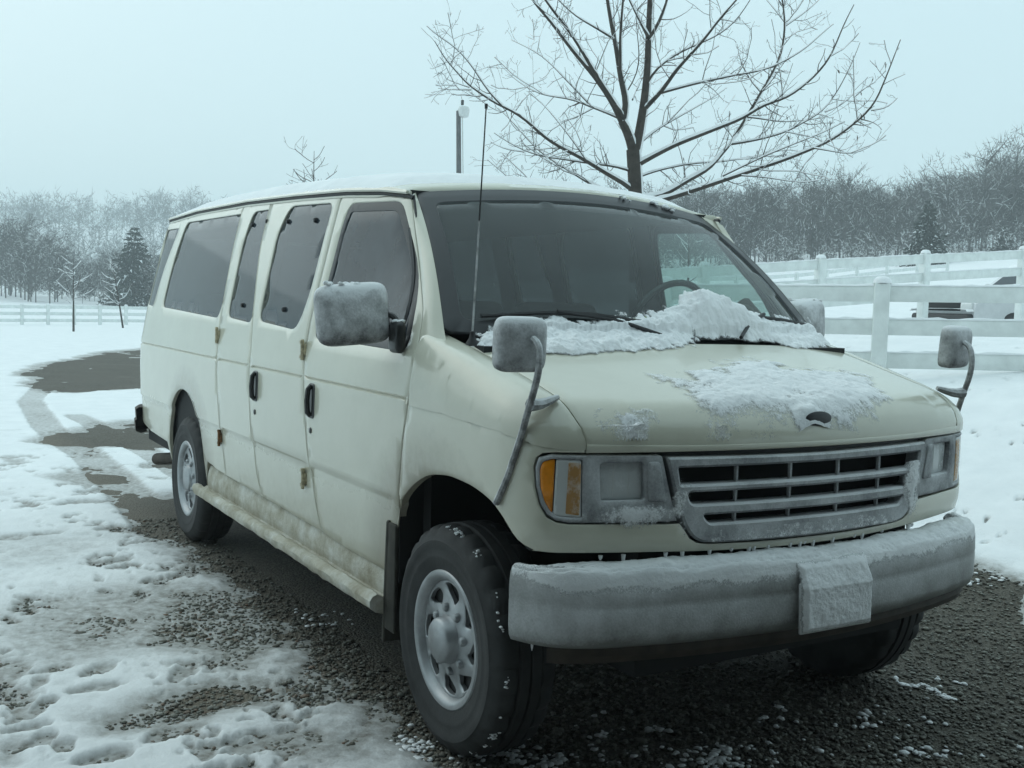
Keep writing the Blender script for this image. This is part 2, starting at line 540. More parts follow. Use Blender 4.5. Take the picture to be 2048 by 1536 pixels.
M['snowcover'] = m_snowcover()

def m_attr(name, stops, rough=.9, attr='cv'):
    m, nt, b = new_mat(name)
    a = nt.nodes.new('ShaderNodeAttribute'); a.attribute_name = attr
    nt.links.new(ramp(nt, a.outputs['Fac'], stops).outputs[0], b.inputs['Base Color'])
    b.inputs['Roughness'].default_value = rough
    return m
M['stone'] = m_attr('gravel_stones', [(0, (.05, .045, .036)), (.35, (.11, .10, .078)), (.62, (.17, .168, .14)), (.87, (.28, .275, .245)), (1, (.16, .10, .065))], .7)
M['twig'] = m_attr('wood_twigs', [(0, (.075, .07, .066)), (.55, (.13, .122, .116)), (.66, (.17, .162, .155)), (.70, (.74, .76, .77)), (1, (.80, .81, .82))])  # bark greys lifted to stand in for haze fade over the woods
M['needle'] = m_attr('snowy_needles', [(0, (.018, .026, .018)), (.6, (.035, .045, .032)), (.7, (.70, .72, .73)), (1, (.8, .81, .82))])
# ------------------------------------------------------------------ terrain
def ray(u, v): return FW+RT*(u-1024)/FPX+UP*(768-v)/FPX
def onz(u, v, z=0.0):
    d = ray(u, v); return (CAM+d*((z-CAM[2])/d[2]))
def at(u, v, depth):
    return CAM+ray(u, v)*depth
PKX, PKY = at(1990, 640, 22.5)[:2]
def terrain(x, y):
    x = np.asarray(x, float); y = np.asarray(y, float)
    k = smooth(y/np.maximum(-x+2.0, 1.5), .20, .70)
    z = np.interp(y, [2.2, 3.2, 5.5, 8, 12, 20, 46, 66, 100, 200, 400], [0, .12, .86, 1.22, 1.5, 1.72, 3.4, 5.6, 8.8, 15, 26])*k
    d = np.hypot(x-CAM[0], y-CAM[1])
    z = z+fbm(x, y, 2, .035)*np.clip((d-8)/40, 0, 1)*1.1
    z = z+smooth(d, 60, 200)*(1-k)*(x < 0)*1.5
    z = z-.75*np.exp(-(((x-PKX)/4.0)**2+((y-PKY)/4.0)**2))   # a dip where the pickup stands
    return z

def GP(l): return np.array([onz(u, v)[:2] for u, v in l])

# bare, driven-over ground: outlines on the driveway plane
BARE = [
    (GP([(40, 742), (110, 722), (220, 704), (420, 690), (700, 700), (700, 762), (420, 768), (250, 776), (130, 782), (60, 770)]), .9, .35),
    (GP([(45, 884), (120, 866), (240, 842), (420, 830), (700, 850), (700, 960), (420, 905), (250, 893), (130, 888)]), .8, .30),
    (GP([(75, 956), (160, 944), (250, 950), (270, 966), (150, 972)]), .45, .18),
    (GP([(250, 975), (345, 1010), (350, 1075), (430, 1090), (560, 1130), (760, 1240), (790, 1330), (640, 1300), (520, 1240), (420, 1170), (330, 1070), (240, 1000)]), .50, .28),
    (GP([(330, 1180), (470, 1170), (600, 1215), (640, 1290), (560, 1290), (480, 1340), (400, 1300), (300, 1295), (290, 1270)]), .52, .24),
    (GP([(190, 1450), (300, 1400), (420, 1370), (540, 1365), (560, 1400), (420, 1440), (280, 1470), (200, 1475)]), .55, .13),
    (np.array([(.75, -1.02), (-5.0, -1.0), (-5.2, 1.05), (-1.0, 1.4), (.3, 2.6), (1.3, 2.2), (2.2, 1.2), (2.4, -.2), (1.7, -1.05)]), 1.0, .34),
    (GP([(800, 1290), (860, 1420), (880, 1536), (2048, 1536), (2048, 1190), (1930, 1150), (1500, 1200)]), 1.0, .25),
    (GP([(0, 1500), (35, 1490), (30, 1540), (0, 1540)]), .6, .08),
    (GP([(560, 1480), (700, 1440), (800, 1470), (840, 1536), (600, 1536)]), .28, .2),
    (GP([(0, 1240), (120, 1190), (420, 1160), (520, 1250), (300, 1300), (60, 1330)]), .26, .35),
]
TRACKS = [  # compacted tyre tracks leading to the van
    (GP([(330, 1065), (255, 985), (180, 915), (95, 855), (60, 800), (95, 760), (190, 720)]), .18),
    (GP([(545, 1110), (420, 985), (330, 925), (230, 870), (150, 830)]), .15),
]
PRINTS = [(40, 1425, .05), (85, 1418, .05), (50, 1440, .06), (60, 1463, .05), (85, 1490, .05), (60, 1500, .05), (125, 1500, .05), (80, 1373, .05), (105, 1345, .05),
          (345, 1470, .07), (330, 1480, .06), (505, 1500, .08), (600, 1492, .09), (770, 1450, .09), (720, 1478, .07), (365, 1355, .06), (25, 1345, .09), (200, 1345, .07),
          (190, 1385, .07), (205, 1525, .07), (410, 1515, .06), (560, 1475, .06), (20, 1080, .08), (90, 1072, .06), (30, 930, .1), (160, 1010, .12)]

def snow_thick(x, y):
    d = np.hypot(x-CAM[0], y-CAM[1])
    near = d < 40
    th = np.full(x.shape, .034)
    th += .03*fbm(x, y, 3, 1.1)*1.0
    xn, yn = x[near], y[near]
    t = th[near]
    n = fbm(xn, yn, 5, 2.6, .62); n2 = fbm(xn+31, yn-12, 4, 13, .6)
    bare = np.zeros_like(xn)
    for poly, amt, soft in BARE:
        ins = inpoly(xn, yn, poly); ds = polydist(xn, yn, poly)
        sd = np.where(ins, ds, -ds)
        bare = np.maximum(bare, amt*smooth(sd+soft*1.3*n, -soft, soft))
    trk = np.zeros_like(xn)
    for line, w in TRACKS:
        ds = polydist(xn, yn, line, closed=False)
        trk = np.maximum(trk, 1-smooth(ds, w*.8, w*1.1))
    dn = d[near]
    # driveway gets trampled and patchy; the lawn to the right keeps a clean blanket with a few tufts
    lawn = smooth(yn, 2.3, 3.0)
    drive = (1-lawn)*smooth(dn, 16, 7)
    patch = drive*smooth(n*1.3+n2*.7, .02, .32)*.58
    t = t*(1-.28*drive)
    t = t*(1-trk*.55)-trk*.004
    t = t+n2*.014*(1-trk*.6)+n*.016*drive
    t = t-(np.maximum(bare, patch))*(.058+.02*n)
    tuft = lawn*smooth(n2+.55*n, .25, .36)*.055*smooth(dn, 26, 8)
    t = t-tuft
    for u, v, r in PRINTS:
        c = onz(u, v)[:2]; an_ = 2.3+math.sin(u*7.1)*.7; ca_, sa_ = math.cos(an_), math.sin(an_)
        dx_, dy_ = xn-c[0], yn-c[1]; lx_ = dx_*ca_+dy_*sa_; ly_ = -dx_*sa_+dy_*ca_
        q = np.hypot(lx_/1.5, ly_/(.72+.16*np.tanh(lx_/r)))+.02*n
        a = (1-smooth(q+n2*.05, r*.75, r*1.15)); t = t*(1-a)+a*(.004+.010*n2)
    th[near] = t
    return th

def axis_samples():
    fine = np.radians(np.linspace(-33, 33, 560)); c = np.radians(np.linspace(33, 327, 70))[1:-1]
    ang = np.concatenate([fine, c])
    r = np.concatenate([np.geomspace(.35, 1.7, 22)[:-1], np.geomspace(1.7, 40, 620)[:-1], np.geomspace(40, 900, 70)])
    return ang, r

def polar(ang, r):
    A, Rr = np.meshgrid(ang, r)
    x = CAM[0]+Rr*np.cos(YAW-A); y = CAM[1]+Rr*np.sin(YAW-A)
    n, m = len(r), len(ang)
    i = np.arange(n-1)[:, None]*m; j = np.arange(m)[None, :]; j2 = (j+1) % m
    F = np.stack([i+j, i+j2, i+m+j2, i+m+j], -1).reshape(-1, 4)
    return x, y, F

ang, rr = axis_samples()
X, Y, Fq = polar(ang, rr)
TH = snow_thick(X, Y)
Zg = terrain(X, Y)
V = np.stack([X, Y, Zg+np.where(TH > 0, TH, TH*.6)], -1).reshape(-1, 3)
thr = TH.reshape(-1)
keep = (thr[Fq] > -.012).any(1)
snow = mk('snow_cover', V, Fq[keep], M['snowcover'], smooth=True, angle=None, attr={'th': thr})
tag(snow, kind='structure')
# bare ground sheet under it
ang2 = np.radians(np.linspace(0, 360, 260)[:-1]); r2 = np.concatenate([np.geomspace(.35, 60, 240)[:-1], np.geomspace(60, 900, 40)])
X2, Y2, F2 = polar(ang2, r2)
Z2 = terrain(X2, Y2)+fbm(X2, Y2, 3, 4)*.012*(np.hypot(X2-CAM[0], Y2-CAM[1]) < 20)-.004-.02*smooth(np.hypot(X2-CAM[0], Y2-CAM[1]), 25, 60)
mk('ground', np.stack([X2, Y2, Z2], -1).reshape(-1, 3), F2, M['ground'], angle=None)['kind'] = 'structure'

# loose gravel on the bare patches
def ico():
    t = (1+5**.5)/2
    v = np.array([(-1, t, 0), (1, t, 0), (-1, -t, 0), (1, -t, 0), (0, -1, t), (0, 1, t), (0, -1, -t), (0, 1, -t), (t, 0, -1), (t, 0, 1), (-t, 0, -1), (-t, 0, 1)], float)
    v /= np.linalg.norm(v[0])
    f = np.array([(0, 11, 5), (0, 5, 1), (0, 1, 7), (0, 7, 10), (0, 10, 11), (1, 5, 9), (5, 11, 4), (11, 10, 2), (10, 7, 6), (7, 1, 8), (3, 9, 4), (3, 4, 2), (3, 2, 6), (3, 6, 8), (3, 8, 9), (4, 9, 5), (2, 4, 11), (6, 2, 10), (8, 6, 7), (9, 8, 1)])
    return v, f
ICV, ICF = ico()
def scatter_blobs(name, P, size, flat, mat, cv, parent=None, jitter=.25):
    n = len(P)
    if n == 0: return None
    a = RNG.random(n)*2*math.pi
    S = np.stack([size*RNG.uniform(.7, 1.3, n), size*RNG.uniform(.7, 1.3, n), size*flat*RNG.uniform(.6, 1.2, n)], 1)
    Vv = ICV[None]*(1+jitter*(RNG.random((n, 12, 1))-.5))*S[:, None]
    x = Vv[..., 0]*np.cos(a)[:, None]-Vv[..., 1]*np.sin(a)[:, None]; y = Vv[..., 0]*np.sin(a)[:, None]+Vv[..., 1]*np.cos(a)[:, None]
    Vv = np.stack([x, y, Vv[..., 2]], -1)+P[:, None]
    Ff = (ICF[None]+12*np.arange(n)[:, None, None]).reshape(-1, 3)
    return mk(name, Vv.reshape(-1, 3), Ff, mat, parent, smooth=True, angle=None, attr={'cv': np.repeat(cv, 12)})
dd = RNG.uniform(0, 1, 110000); rs = 2.2*np.exp(dd*math.log(7.5/2.2)); as_ = np.radians(RNG.uniform(-28, 28, 110000))
gx = CAM[0]+rs*np.cos(YAW-as_); gy = CAM[1]+rs*np.sin(YAW-as_)
ok = (snow_thick(gx, gy) < .004) & ~((gx < -.7) & (np.abs(gy) < .8))
gx, gy = gx[ok][:31000], gy[ok][:31000]
gs = RNG.uniform(.004, .0105, len(gx))*np.where(RNG.random(len(gx)) < .06, 1.7, 1)
st = scatter_blobs('gravel', np.stack([gx, gy, terrain(gx, gy)+gs*.15], 1), gs, .55, M['stone'], np.where(gy < -1.0, .28+.72*RNG.random(len(gx)), .8*RNG.random(len(gx))))
tag(st, kind='stuff', label='loose wet gravel on the bare driveway', cat='gravel')

# crumbs of snow lying on the gravel in front of and under the van
def gpatch(name, pts, label):
    P = np.array([[*onz(u, v)[:2], 0] for u, v in pts])
    return P
cr = []
for u0, v0, su, sv, n in [(1450, 1510, 160, 36, 60), (1180, 1490, 220, 50, 36), (1850, 1510, 150, 30, 40), (1880, 1380, 60, 30, 14), (1560, 1440, 40, 20, 14), (1750, 1440, 120, 30, 26), (1980, 1180, 60, 10, 26), (1000, 1510, 120, 30, 70), (640, 1240, 50, 20, 26), (1300, 1460, 30, 8, 14), (830, 1490, 60, 30, 60), (1100, 1525, 60, 12, 40), (1440, 1525, 40, 10, 30)]:
    for k in range(n//2):
        u = u0+random.gauss(0, su*.5); v = v0+random.gauss(0, sv*.5)
        p = onz(u, v)
        if p[2] < .01 and np.linalg.norm(p-CAM) < 8:
            for q in range(random.randint(1, 3)): cr.append((p[0]+random.gauss(0, .018), p[1]+random.gauss(0, .018), .004))
for t in np.linspace(0, 1, 46):
    p = onz(1790+t*120, 1360+t*38+6*math.sin(t*9)); cr.append((p[0]+random.gauss(0, .008), p[1]+random.gauss(0, .008), .006))
cr = np.array(cr); cr[:, 2] += terrain(cr[:, 0], cr[:, 1])
sz = RNG.uniform(.005, .017, len(cr))
o = scatter_blobs('snow_crumbs', cr, sz, .42, M['snow'], np.zeros(len(cr)), jitter=.5)
tag(o, kind='stuff', label='small crumbs of snow scattered over the gravel by the van', cat='snow')

# ------------------------------------------------------------------ fences
def fence(name, pts, posth, label, tops=None, spacing_r=.31, post=.14, rail=(.04, .15), nr=3, snowt=.018, sub=True):
    """pts: list of (x, y); one post at each, rails between"""
    z0 = [float(terrain(x, y)) for x, y in pts]
    zt = [z+posth for z in z0] if tops is None else tops
    root = empty(name, (pts[0][0], pts[0][1], z0[0]))
    tag(root, label, 'fence', 'white vinyl fences')
    o0 = np.array([pts[0][0], pts[0][1], z0[0]])
    for i, ((x, y), z) in enumerate(zip(pts, z0)):
        p = np.array([x, y, z])-o0; ph = zt[i]-z
        nb = np.array(pts[min(i+1, len(pts)-1)])-np.array(pts[max(i-1, 0)])
        rot = Matrix.Rotation(math.atan2(nb[1], nb[0]), 4, 'Z')
        mb = MB().box(p+np.array([0, 0, ph/2-.1]), (post, post, ph+.2), rot, .012)
        po = mb.build('post', M['vinyl'], root)
        c = MB()
        V, F = lathe_geo([(0, .045), (post*.35, .038), (post*.56, .012), (post*.6, -.02), (post*.58, -.022)], 12)
        c.add([(a+p[0], b2+p[1], h+p[2]+ph+.02) for a, h, b2 in V], F)
        c.build('post_cap', M['snow'], po)
    for i in range(len(pts)-1):
        a = np.array([pts[i][0], pts[i][1], zt[i]-posth])-o0; b = np.array([pts[i+1][0], pts[i+1][1], zt[i+1]-posth])-o0
        d = b-a; L = np.linalg.norm(d); rot = Vector(d).to_track_quat('X', 'Z').to_matrix().to_4x4()
        for k in range(nr):
            h = posth-.10-k*spacing_r
            c = (a+b)/2+np.array([0, 0, h])
            ro = MB().box(c, (L-post*.9, rail[0], rail[1]), rot, .006).build('rail', M['vinyl'], root)
            if snowt:
                n = 24; e = d/L; w = rail[0]*.62
                side = np.array([-e[1], e[0], 0]); V = []; F = []
                for j in range(n+1):
                    q = a+d*(post*.5/L+(1-post/L)*j/n)+np.array([0, 0, h+rail[1]/2-.004])
                    t = snowt*(.55+.9*random.random())
                    V += [q-side*w, q-side*w*.8+np.array([0, 0, t*.8]), q+np.array([0, 0, t]), q+side*w*.8+np.array([0, 0, t*.8]), q+side*w]
                    if j: F += [((j-1)*5+m, (j-1)*5+m+1, j*5+m+1, j*5+m) for m in range(4)]
                mk('snow_cap', V, F, M['snow'], ro, angle=None)
    return root
def hz(u, depth): p = at(u, 620, depth); return (p[0], p[1])
def fline(l): return [hz(u, d) for u, v, d in l], [float(at(u, v, d)[2]) for u, v, d in l]
_p, _t = fline([(630, 562, 12.4), (1000, 563, 11.6), (1330, 565, 10.8), (1762, 566, 10.0), (2290, 570, 9.6)])
fence('vinyl_fence', _p, .86, 'white three rail vinyl fence nearest the van, running behind its hood', tops=_t)
_p, _t = fline([(1150, 545, 15.6), (1405, 531, 16.6), (1637, 517, 17.4), (1845, 507, 18.6), (2040, 499, 19.8), (2230, 492, 21.0)])
fence('vinyl_fence', _p, .94, 'white vinyl fence second from the van, in front of the parked vehicle', tops=_t)
fence('vinyl_fence', [hz(1290+60*k, 33+2.4*k) for k in range(11)], 1.0, 'faint white fence crossing the far pasture on the right', snowt=.02)
fence('vinyl_fence', [hz(-60+52*k, 47.5+.7*k) for k in range(12)], .95, 'faint low white fence far away beyond the young trees on the left', snowt=0)

# ------------------------------------------------------------------ trees
def grow_tubes(limbs, n=6):
    """limbs: list of (points, radii) -> one mesh"""
    Vs, Fs, k = [], [], 0
    for P, R in limbs:
        V, F = tube_geo(P, R, n if max(R) > .012 else 4, False)
        Vs.append(V); Fs += [tuple(i+k for i in f) for f in F]; k += len(V)
    return np.concatenate(Vs), np.array(Fs)

def snow_on(limbs, minr=.0025, thick=.9, side=None):
    """ribbons of snow lying along the upper side of limbs that are not too steep"""
    Vs, Fs, k = [], [], 0
    for P, R in limbs:
        P = np.asarray(P); R = np.asarray(R)
        T = np.gradient(P, axis=0); T /= np.linalg.norm(T, axis=1)[:, None]+1e-9
        flat = np.sqrt(np.clip(1-T[:, 2]**2, 0, 1))
        h = np.cross(T, [0, 0, 1.0]); h /= np.linalg.norm(h, axis=1)[:, None]+1e-9
        u = np.cross(h, T)
        if side is not None:
            k2 = smooth(flat, .80, .45)[:, None]; sv = np.asarray(side)[None]-T*(T@np.asarray(side))[:, None]
            sv /= np.linalg.norm(sv, axis=1)[:, None]+1e-9
            u = u*(1-k2)+sv*k2; u -= T*(u*T).sum(1)[:, None]; u /= np.linalg.norm(u, axis=1)[:, None]+1e-9
            h = np.cross(T, u)
        cover = np.clip((flat-.18)*1.6, 0, 1)*(.6+.6*RNG.random(len(P)))
        if side is not None: cover = np.maximum(cover, .45)
        w = np.maximum(R, .0035)*1.02*np.clip(cover*1.4, .05, 1); t = (np.maximum(R, .003)*.35+.0075*thick)*cover
        n = len(P)
        V = np.stack([P+h*w[:, None]+u*(R*.25)[:, None], P+h*w[:, None]*.7+u*(R*.75+t*.8)[:, None], P+u*(R+t)[:, None], P-h*w[:, None]*.7+u*(R*.75+t*.8)[:, None], P-h*w[:, None]+u*(R*.25)[:, None]], 1).reshape(-1, 3)
        Vs.append(V); Fs += [(k+i*5+m, k+i*5+m+1, k+(i+1)*5+m+1, k+(i+1)*5+m) for i in range(n-1) for m in range(4)]
        k += len(V)
    return np.concatenate(Vs), np.array(Fs)

def smoothline(P, n):
    P = np.asarray(P, float)
    if len(P) < 3: t = np.linspace(0, 1, n)[:, None]; return P[0]*(1-t)+P[-1]*t
    d = np.concatenate([[0], np.cumsum(np.linalg.norm(np.diff(P, axis=0), axis=1))]); s = np.linspace(0, d[-1], n)
    Q = np.stack([np.interp(s, d, P[:, i]) for i in range(P.shape[1])], 1)
    for _ in range(2): Q[1:-1] = .25*Q[:-2]+.5*Q[1:-1]+.25*Q[2:]
    return Q

def twigs_for(limb, dens, lmin, lmax, depth=1, start=.12, upb=.35):
    P, R = limb; out = []
    d = np.concatenate([[0], np.cumsum(np.linalg.norm(np.diff(P, axis=0), axis=1))])
    s = d[-1]*start
    while s < d[-1]:
        s += random.expovariate(dens)
        if s >= d[-1]: break
        p = np.array([np.interp(s, d, P[:, i]) for i in range(3)]); r = np.interp(s, d, R)
        T = np.array([np.interp(s+.05, d, P[:, i])-np.interp(s-.05, d, P[:, i]) for i in range(3)]); T /= np.linalg.norm(T)+1e-9
        v = np.array([random.gauss(0, 1) for _ in range(3)]); v -= T*(v@T); v /= np.linalg.norm(v)+1e-9
        dr = T*random.uniform(.3, .8)+v+np.array([0, 0, upb*random.uniform(-.4, 1)]); dr /= np.linalg.norm(dr)
        L = random.uniform(lmin, lmax)*(1-.45*s/d[-1])
        n = 5; pts = [p]; cur = dr.copy()
        for k in range(n):
            cur = cur+np.array([random.gauss(0, .16), random.gauss(0, .16), random.gauss(.05, .16)]); cur /= np.linalg.norm(cur)
            pts.append(pts[-1]+cur*L/n)
        r0 = min(r*.55, .0065); Q = (np.array(pts), np.linspace(r0, max(.0018, r0*.3), n+1))
        out.append(Q)
        if depth > 0: out += twigs_for(Q, dens*1.3, lmin*.35, lmax*.4, depth-1, .2)
    return out

def big_tree():
    D = 13.0
    L = []   # (pixel path, r0, r1, depth drift)
    def a(path, r0, r1, dz=None, d0=0.0): L.append((path, r0, r1, random.uniform(-1.3, 1.3) if dz is None else dz, d0))
    a([(1273, 700), (1272, 420), (1270, 370), (1268, 330), (1266, 300)], .098, .082, 0)
    a([(1267, 305), (1258, 270), (1244, 242)], .062, .052, -.1)
    a([(1244, 243), (1225, 203), (1189, 151), (1152, 109), (1126, 75), (1095, 34), (1074, 13), (1040, -40), (1000, -110)], .042, .008)
    a([(1246, 238), (1236, 216), (1204, 169), (1176, 122), (1145, 70), (1116, 34), (1090, 0), (1050, -70)], .036, .008)
    a([(1246, 242), (1254, 208), (1241, 156), (1234, 104), (1228, 73), (1220, 34), (1215, 0), (1200, -90), (1180, -200)], .042, .008)
    a([(1240, 140), (1240, 125), (1241, 65), (1246, 0), (1256, -100)], .024, .006)
    a([(1268, 312), (1272, 299), (1280, 260), (1290, 195), (1296, 130), (1297, 73), (1300, 0), (1306, -120), (1310, -240)], .066, .012, .2)
    a([(1297, 75), (1283, 47), (1259, 0), (1230, -60)], .024, .006)
    a([(1298, 78), (1309, 65), (1324, 31), (1335, 0), (1350, -70)], .026, .006)
    a([(1292, 215), (1301, 205), (1325, 182), (1351, 141), (1401, 88), (1422, 61), (1451, 23), (1474, 0), (1520, -60)], .030, .005)
    a([(1296, 165), (1304, 144), (1351, 108), (1404, 85), (1439, 70), (1474, 41), (1500, 0)], .016, .004)
    a([(1320, 186), (1386, 168), (1465, 151), (1527, 141), (1556, 129), (1609, 100), (1650, 61), (1667, 48)], .019, .0035)
    a([(1274, 330), (1281, 325), (1348, 290), (1430, 258), (1492, 234), (1521, 211), (1574, 196), (1621, 161), (1656, 123), (1676, 79), (1688, 47), (1708, 9)], .036, .004, -.8)
    a([(1495, 234), (1527, 237), (1562, 246), (1606, 241), (1650, 235)], .012, .003)
    a([(1274, 400), (1328, 390), (1380, 357), (1421, 337), (1439, 310), (1462, 287), (1492, 237), (1521, 187), (1553, 132), (1565, 100), (1571, 44), (1564, 0), (1560, -60)], .040, .007, .9)
    a([(1571, 48), (1590, 25), (1606, 0), (1630, -40)], .010, .004, .2, .8)
    a([(1571, 52), (1618, 20), (1638, 0)], .009, .004, .2, .8)
    a([(1570, 46), (1550, 20), (1533, 0)], .007, .003, .2, .8)
    a([(1521, 184), (1492, 152), (1478, 120), (1474, 88)], .009, .003, .2, .6)
    a([(1462, 288), (1509, 281), (1574, 264), (1609, 243), (1644, 225), (1673, 187), (1703, 129), (1720, 85)], .018, .003, .3, .5)
    a([(1650, 224), (1679, 214), (1708, 187)], .007, .002, .2, .6)
    a([(1276, 412), (1334, 397), (1351, 392), (1421, 369), (1483, 348), (1571, 319), (1650, 287), (1685, 266), (1738, 222), (1752, 202), (1773, 152), (1791, 105), (1801, 79)], .040, .0035, -1.6)
    a([(1742, 221), (1776, 217), (1795, 196)], .007, .002, -.1, -1.4)
    a([(1445, 352), (1533, 310), (1606, 281), (1650, 264), (1690, 243)], .012, .003, -.4, -.6)
    a([(1627, 296), (1679, 305), (1712, 312), (1741, 293)], .009, .002, -.2, -1.2)
    a([(1483, 351), (1548, 356), (1580, 364), (1618, 366), (1656, 356)], .009, .002, -.2, -.7)
    a([(1274, 355), (1281, 351), (1328, 337), (1392, 325), (1430, 325), (1504, 315), (1571, 299)], .016, .004, 1.1)
    a([(1277, 290), (1287, 278), (1319, 255), (1357, 234), (1404, 208), (1445, 184), (1454, 176)], .016, .003, 1.0)
    a([(1270, 385), (1257, 370), (1231, 357), (1199, 338), (1163, 315), (1126, 297), (1090, 276), (1069, 255), (1038, 229), (1007, 213), (981, 203), (965, 187), (936, 172), (918, 148), (892, 122), (869, 82)], .036, .0035, -1.4)
    a([(1004, 211), (973, 180), (960, 156), (939, 125), (913, 96), (887, 78), (863, 65), (853, 52)], .012, .0025, -.2, -1.1)
    a([(939, 175), (905, 164), (893, 158)], .006, .002, -.1, -1.3)
    a([(942, 180), (905, 180), (876, 177)], .006, .002, .1, -1.3)
    a([(1266, 400), (1220, 385), (1178, 367), (1147, 346), (1111, 325), (1074, 299), (1048, 271), (1022, 240), (996, 216)], .026, .003, .9)
    a([(1268, 345), (1254, 338), (1225, 331), (1178, 327), (1134, 319), (1100, 316), (1061, 307), (1022, 289), (988, 266)], .018, .003, -.5)
    a([(1048, 304), (1007, 299), (981, 284)], .006, .002, 0, -.4)
    a([(1246, 240), (1212, 224), (1178, 213), (1150, 199), (1121, 195), (1082, 190), (1048, 172), (1028, 159), (1012, 141)], .018, .003, 1.2)
    a([(1171, 318), (1142, 276), (1113, 240), (1087, 208), (1056, 185)], .010, .002, .3, -.5)
    a([(1181, 211), (1152, 180), (1126, 154), (1100, 125), (1069, 102), (1038, 87), (1022, 80)], .011, .002, .4, .4)
    a([(1228, 78), (1186, 52), (1152, 34), (1116, 0), (1090, -30)], .016, .003)
    a([(1100, 420), (1056, 354), (1028, 331), (1004, 307)], .008, .002, -.6, -.4)
    a([(1080, 420), (1014, 352), (995, 337), (975, 320)], .008, .002, -.9, -.6)
    a([(1256, 180), (1275, 150), (1280, 110), (1274, 70), (1272, 30)], .010, .003)
    a([(1265, 200), (1275, 175), (1285, 140)], .010, .003)
    base = at(1273, 640, D); gz = float(terrain(base[0], base[1]))
    limbs = []
    for path, r0, r1, dz, d0 in L:
        n = max(6, int(sum(math.hypot(path[i+1][0]-path[i][0], path[i+1][1]-path[i][1]) for i in range(len(path)-1))/16))
        P2 = smoothline(np.array(path, float), n)
        s = np.linspace(0, 1, n)
        dep = D+d0+dz*s**1.1
        P = np.array([at(u, v, q) for (u, v), q in zip(P2, dep)])
        R = r0+(r1-r0)*s**.8
        limbs.append((P, R))
    limbs[0][0][0, 2] = gz-.15
    trunk = limbs[:1]; br = limbs[1:]
    sub = []
    for Pm in br:
        sub += [(p, np.maximum(q, .0035)) for p, q in twigs_for(Pm, 1.5, .5, 1.25, 0, .15, .6)]
    br = br+sub
    tw = []
    for Pm in br: tw += twigs_for(Pm, 7.0, .10, .55, 1)
    o = np.array([base[0], base[1], gz])
    root = empty('bare_tree', tuple(o))
    tag(root, 'large bare tree with snow along its branches, rising behind the van roof', 'tree')
    sh = lambda ls: [(p-o, r) for p, r in ls]
    V, F = grow_tubes(sh(trunk), 12); mk('trunk', V, F, M['bark'], root)
    V, F = grow_tubes(sh(br), 8); mk('branch', V, F, M['bark'], root)
    V, F = grow_tubes(sh(tw), 4); mk('crown', V, F, M['bark'], root)
    Rr = RT*.8
    V, F = snow_on(sh(trunk+br), thick=1.0, side=RT); mk('snow', V, F, M['snow'], root, angle=None)['kind'] = 'stuff'
    V, F = snow_on(sh([q for q in tw if len(q[0]) and RNG.random() < .34]), thick=.22); mk('twig_snow', V, F, M['snow'], root, angle=None)['kind'] = 'stuff'
    # a few dead leaves still hanging
    lv = MB()
    ends = [p[-1] for p, r in tw if RNG.random() < .03]
    for e in ends:
        e = e-o; d = np.array([random.gauss(0, .3), random.gauss(0, .3), -1]); d /= np.linalg.norm(d); s = np.cross(d, [.3, 1, 0]); s /= np.linalg.norm(s)
        h = random.uniform(.05, .09)
        lv.add([e, e+d*h*.5+s*.018, e+d*h, e+d*h*.5-s*.018+np.array([0, .008, 0])], [(0, 1, 2), (0, 2, 3)])
    lv.build('dead_leaves', M['leaf'], root)['kind'] = 'stuff'
big_tree()

def young_tree(u, v, depth, height_px, label, spread=.5, nb=16, seed=1, lean=0, base_r=.045, leaf=False, snow=True, group='young trees on the left', start=.35, twd=3.2):
    random.seed(seed)
    b = at(u, v, depth); gz = float(terrain(b[0], b[1])); o = np.array([b[0], b[1], gz])
    H = float(at(u, v-height_px, depth)[2])-gz
    root = empty('young_tree', tuple(o)); tag(root, label, 'tree', group)
    n = 14; t = np.linspace(0, 1, n)
    P = np.stack([RT[0]*lean*t*H+.03*np.sin(t*5)*H*.3, RT[1]*lean*t*H, t*H-.1], 1)
    R = base_r*(1-t*.9)
    br = []
    for k in range(nb):
        s = start+(.96-start)*k/nb+random.uniform(-.02, .02)
        p = np.array([np.interp(s, t, P[:, i]) for i in range(3)])
        a = random.uniform(0, 6.28); L = H*spread*(1.05-s*.75)*random.uniform(.7, 1.1)
        pts = [p]; d = np.array([math.cos(a), math.sin(a), random.uniform(.05, .6)]); d /= np.linalg.norm(d)
        for q in range(7):
            d = d+np.array([random.gauss(0, .1), random.gauss(0, .1), random.gauss(.09, .1)]); d /= np.linalg.norm(d)
            pts.append(pts[-1]+d*L/7)
        br.append((np.array(pts), np.linspace(base_r*.42*(1.1-s), base_r*.06, 8)))
    tw = []
    for q in br: tw += twigs_for(q, twd, H*.05, H*.16, 1)
    V, F = grow_tubes([(P, R)], 8); mk('trunk', V, F, M['bark'], root)
    tw = [(p, np.maximum(r, depth*.00014)) for p, r in tw]; br = [(p, np.maximum(r, depth*.0003)) for p, r in br]
    V, F = grow_tubes(br+tw, 4); mk('crown', V, F, M['bark'], root)
    if snow:
        V, F = snow_on(br+tw, thick=.8+depth*.02); mk('snow', V, F, M['snow'], root, angle=None)
    return root
young_tree(147, 662, 41, 150, 'young bare tree with a straight dark trunk, left one of two by the left fence', .5, 15, 3)
young_tree(247, 650, 46, 135, 'young bare tree with a leaning trunk, right one of two by the left fence', .45, 13, 5, -.16)
young_tree(625, 640, 22, 345, 'slim bare tree whose upper twigs show above the van roof', .34, 26, 9, 0, .05, snow=False, group='young trees behind the van', start=.55)
young_tree(1372, 640, 19, 225, 'young bare tree seen through the driver window of the van', .42, 16, 12, 0, .03, group='young trees behind the van')

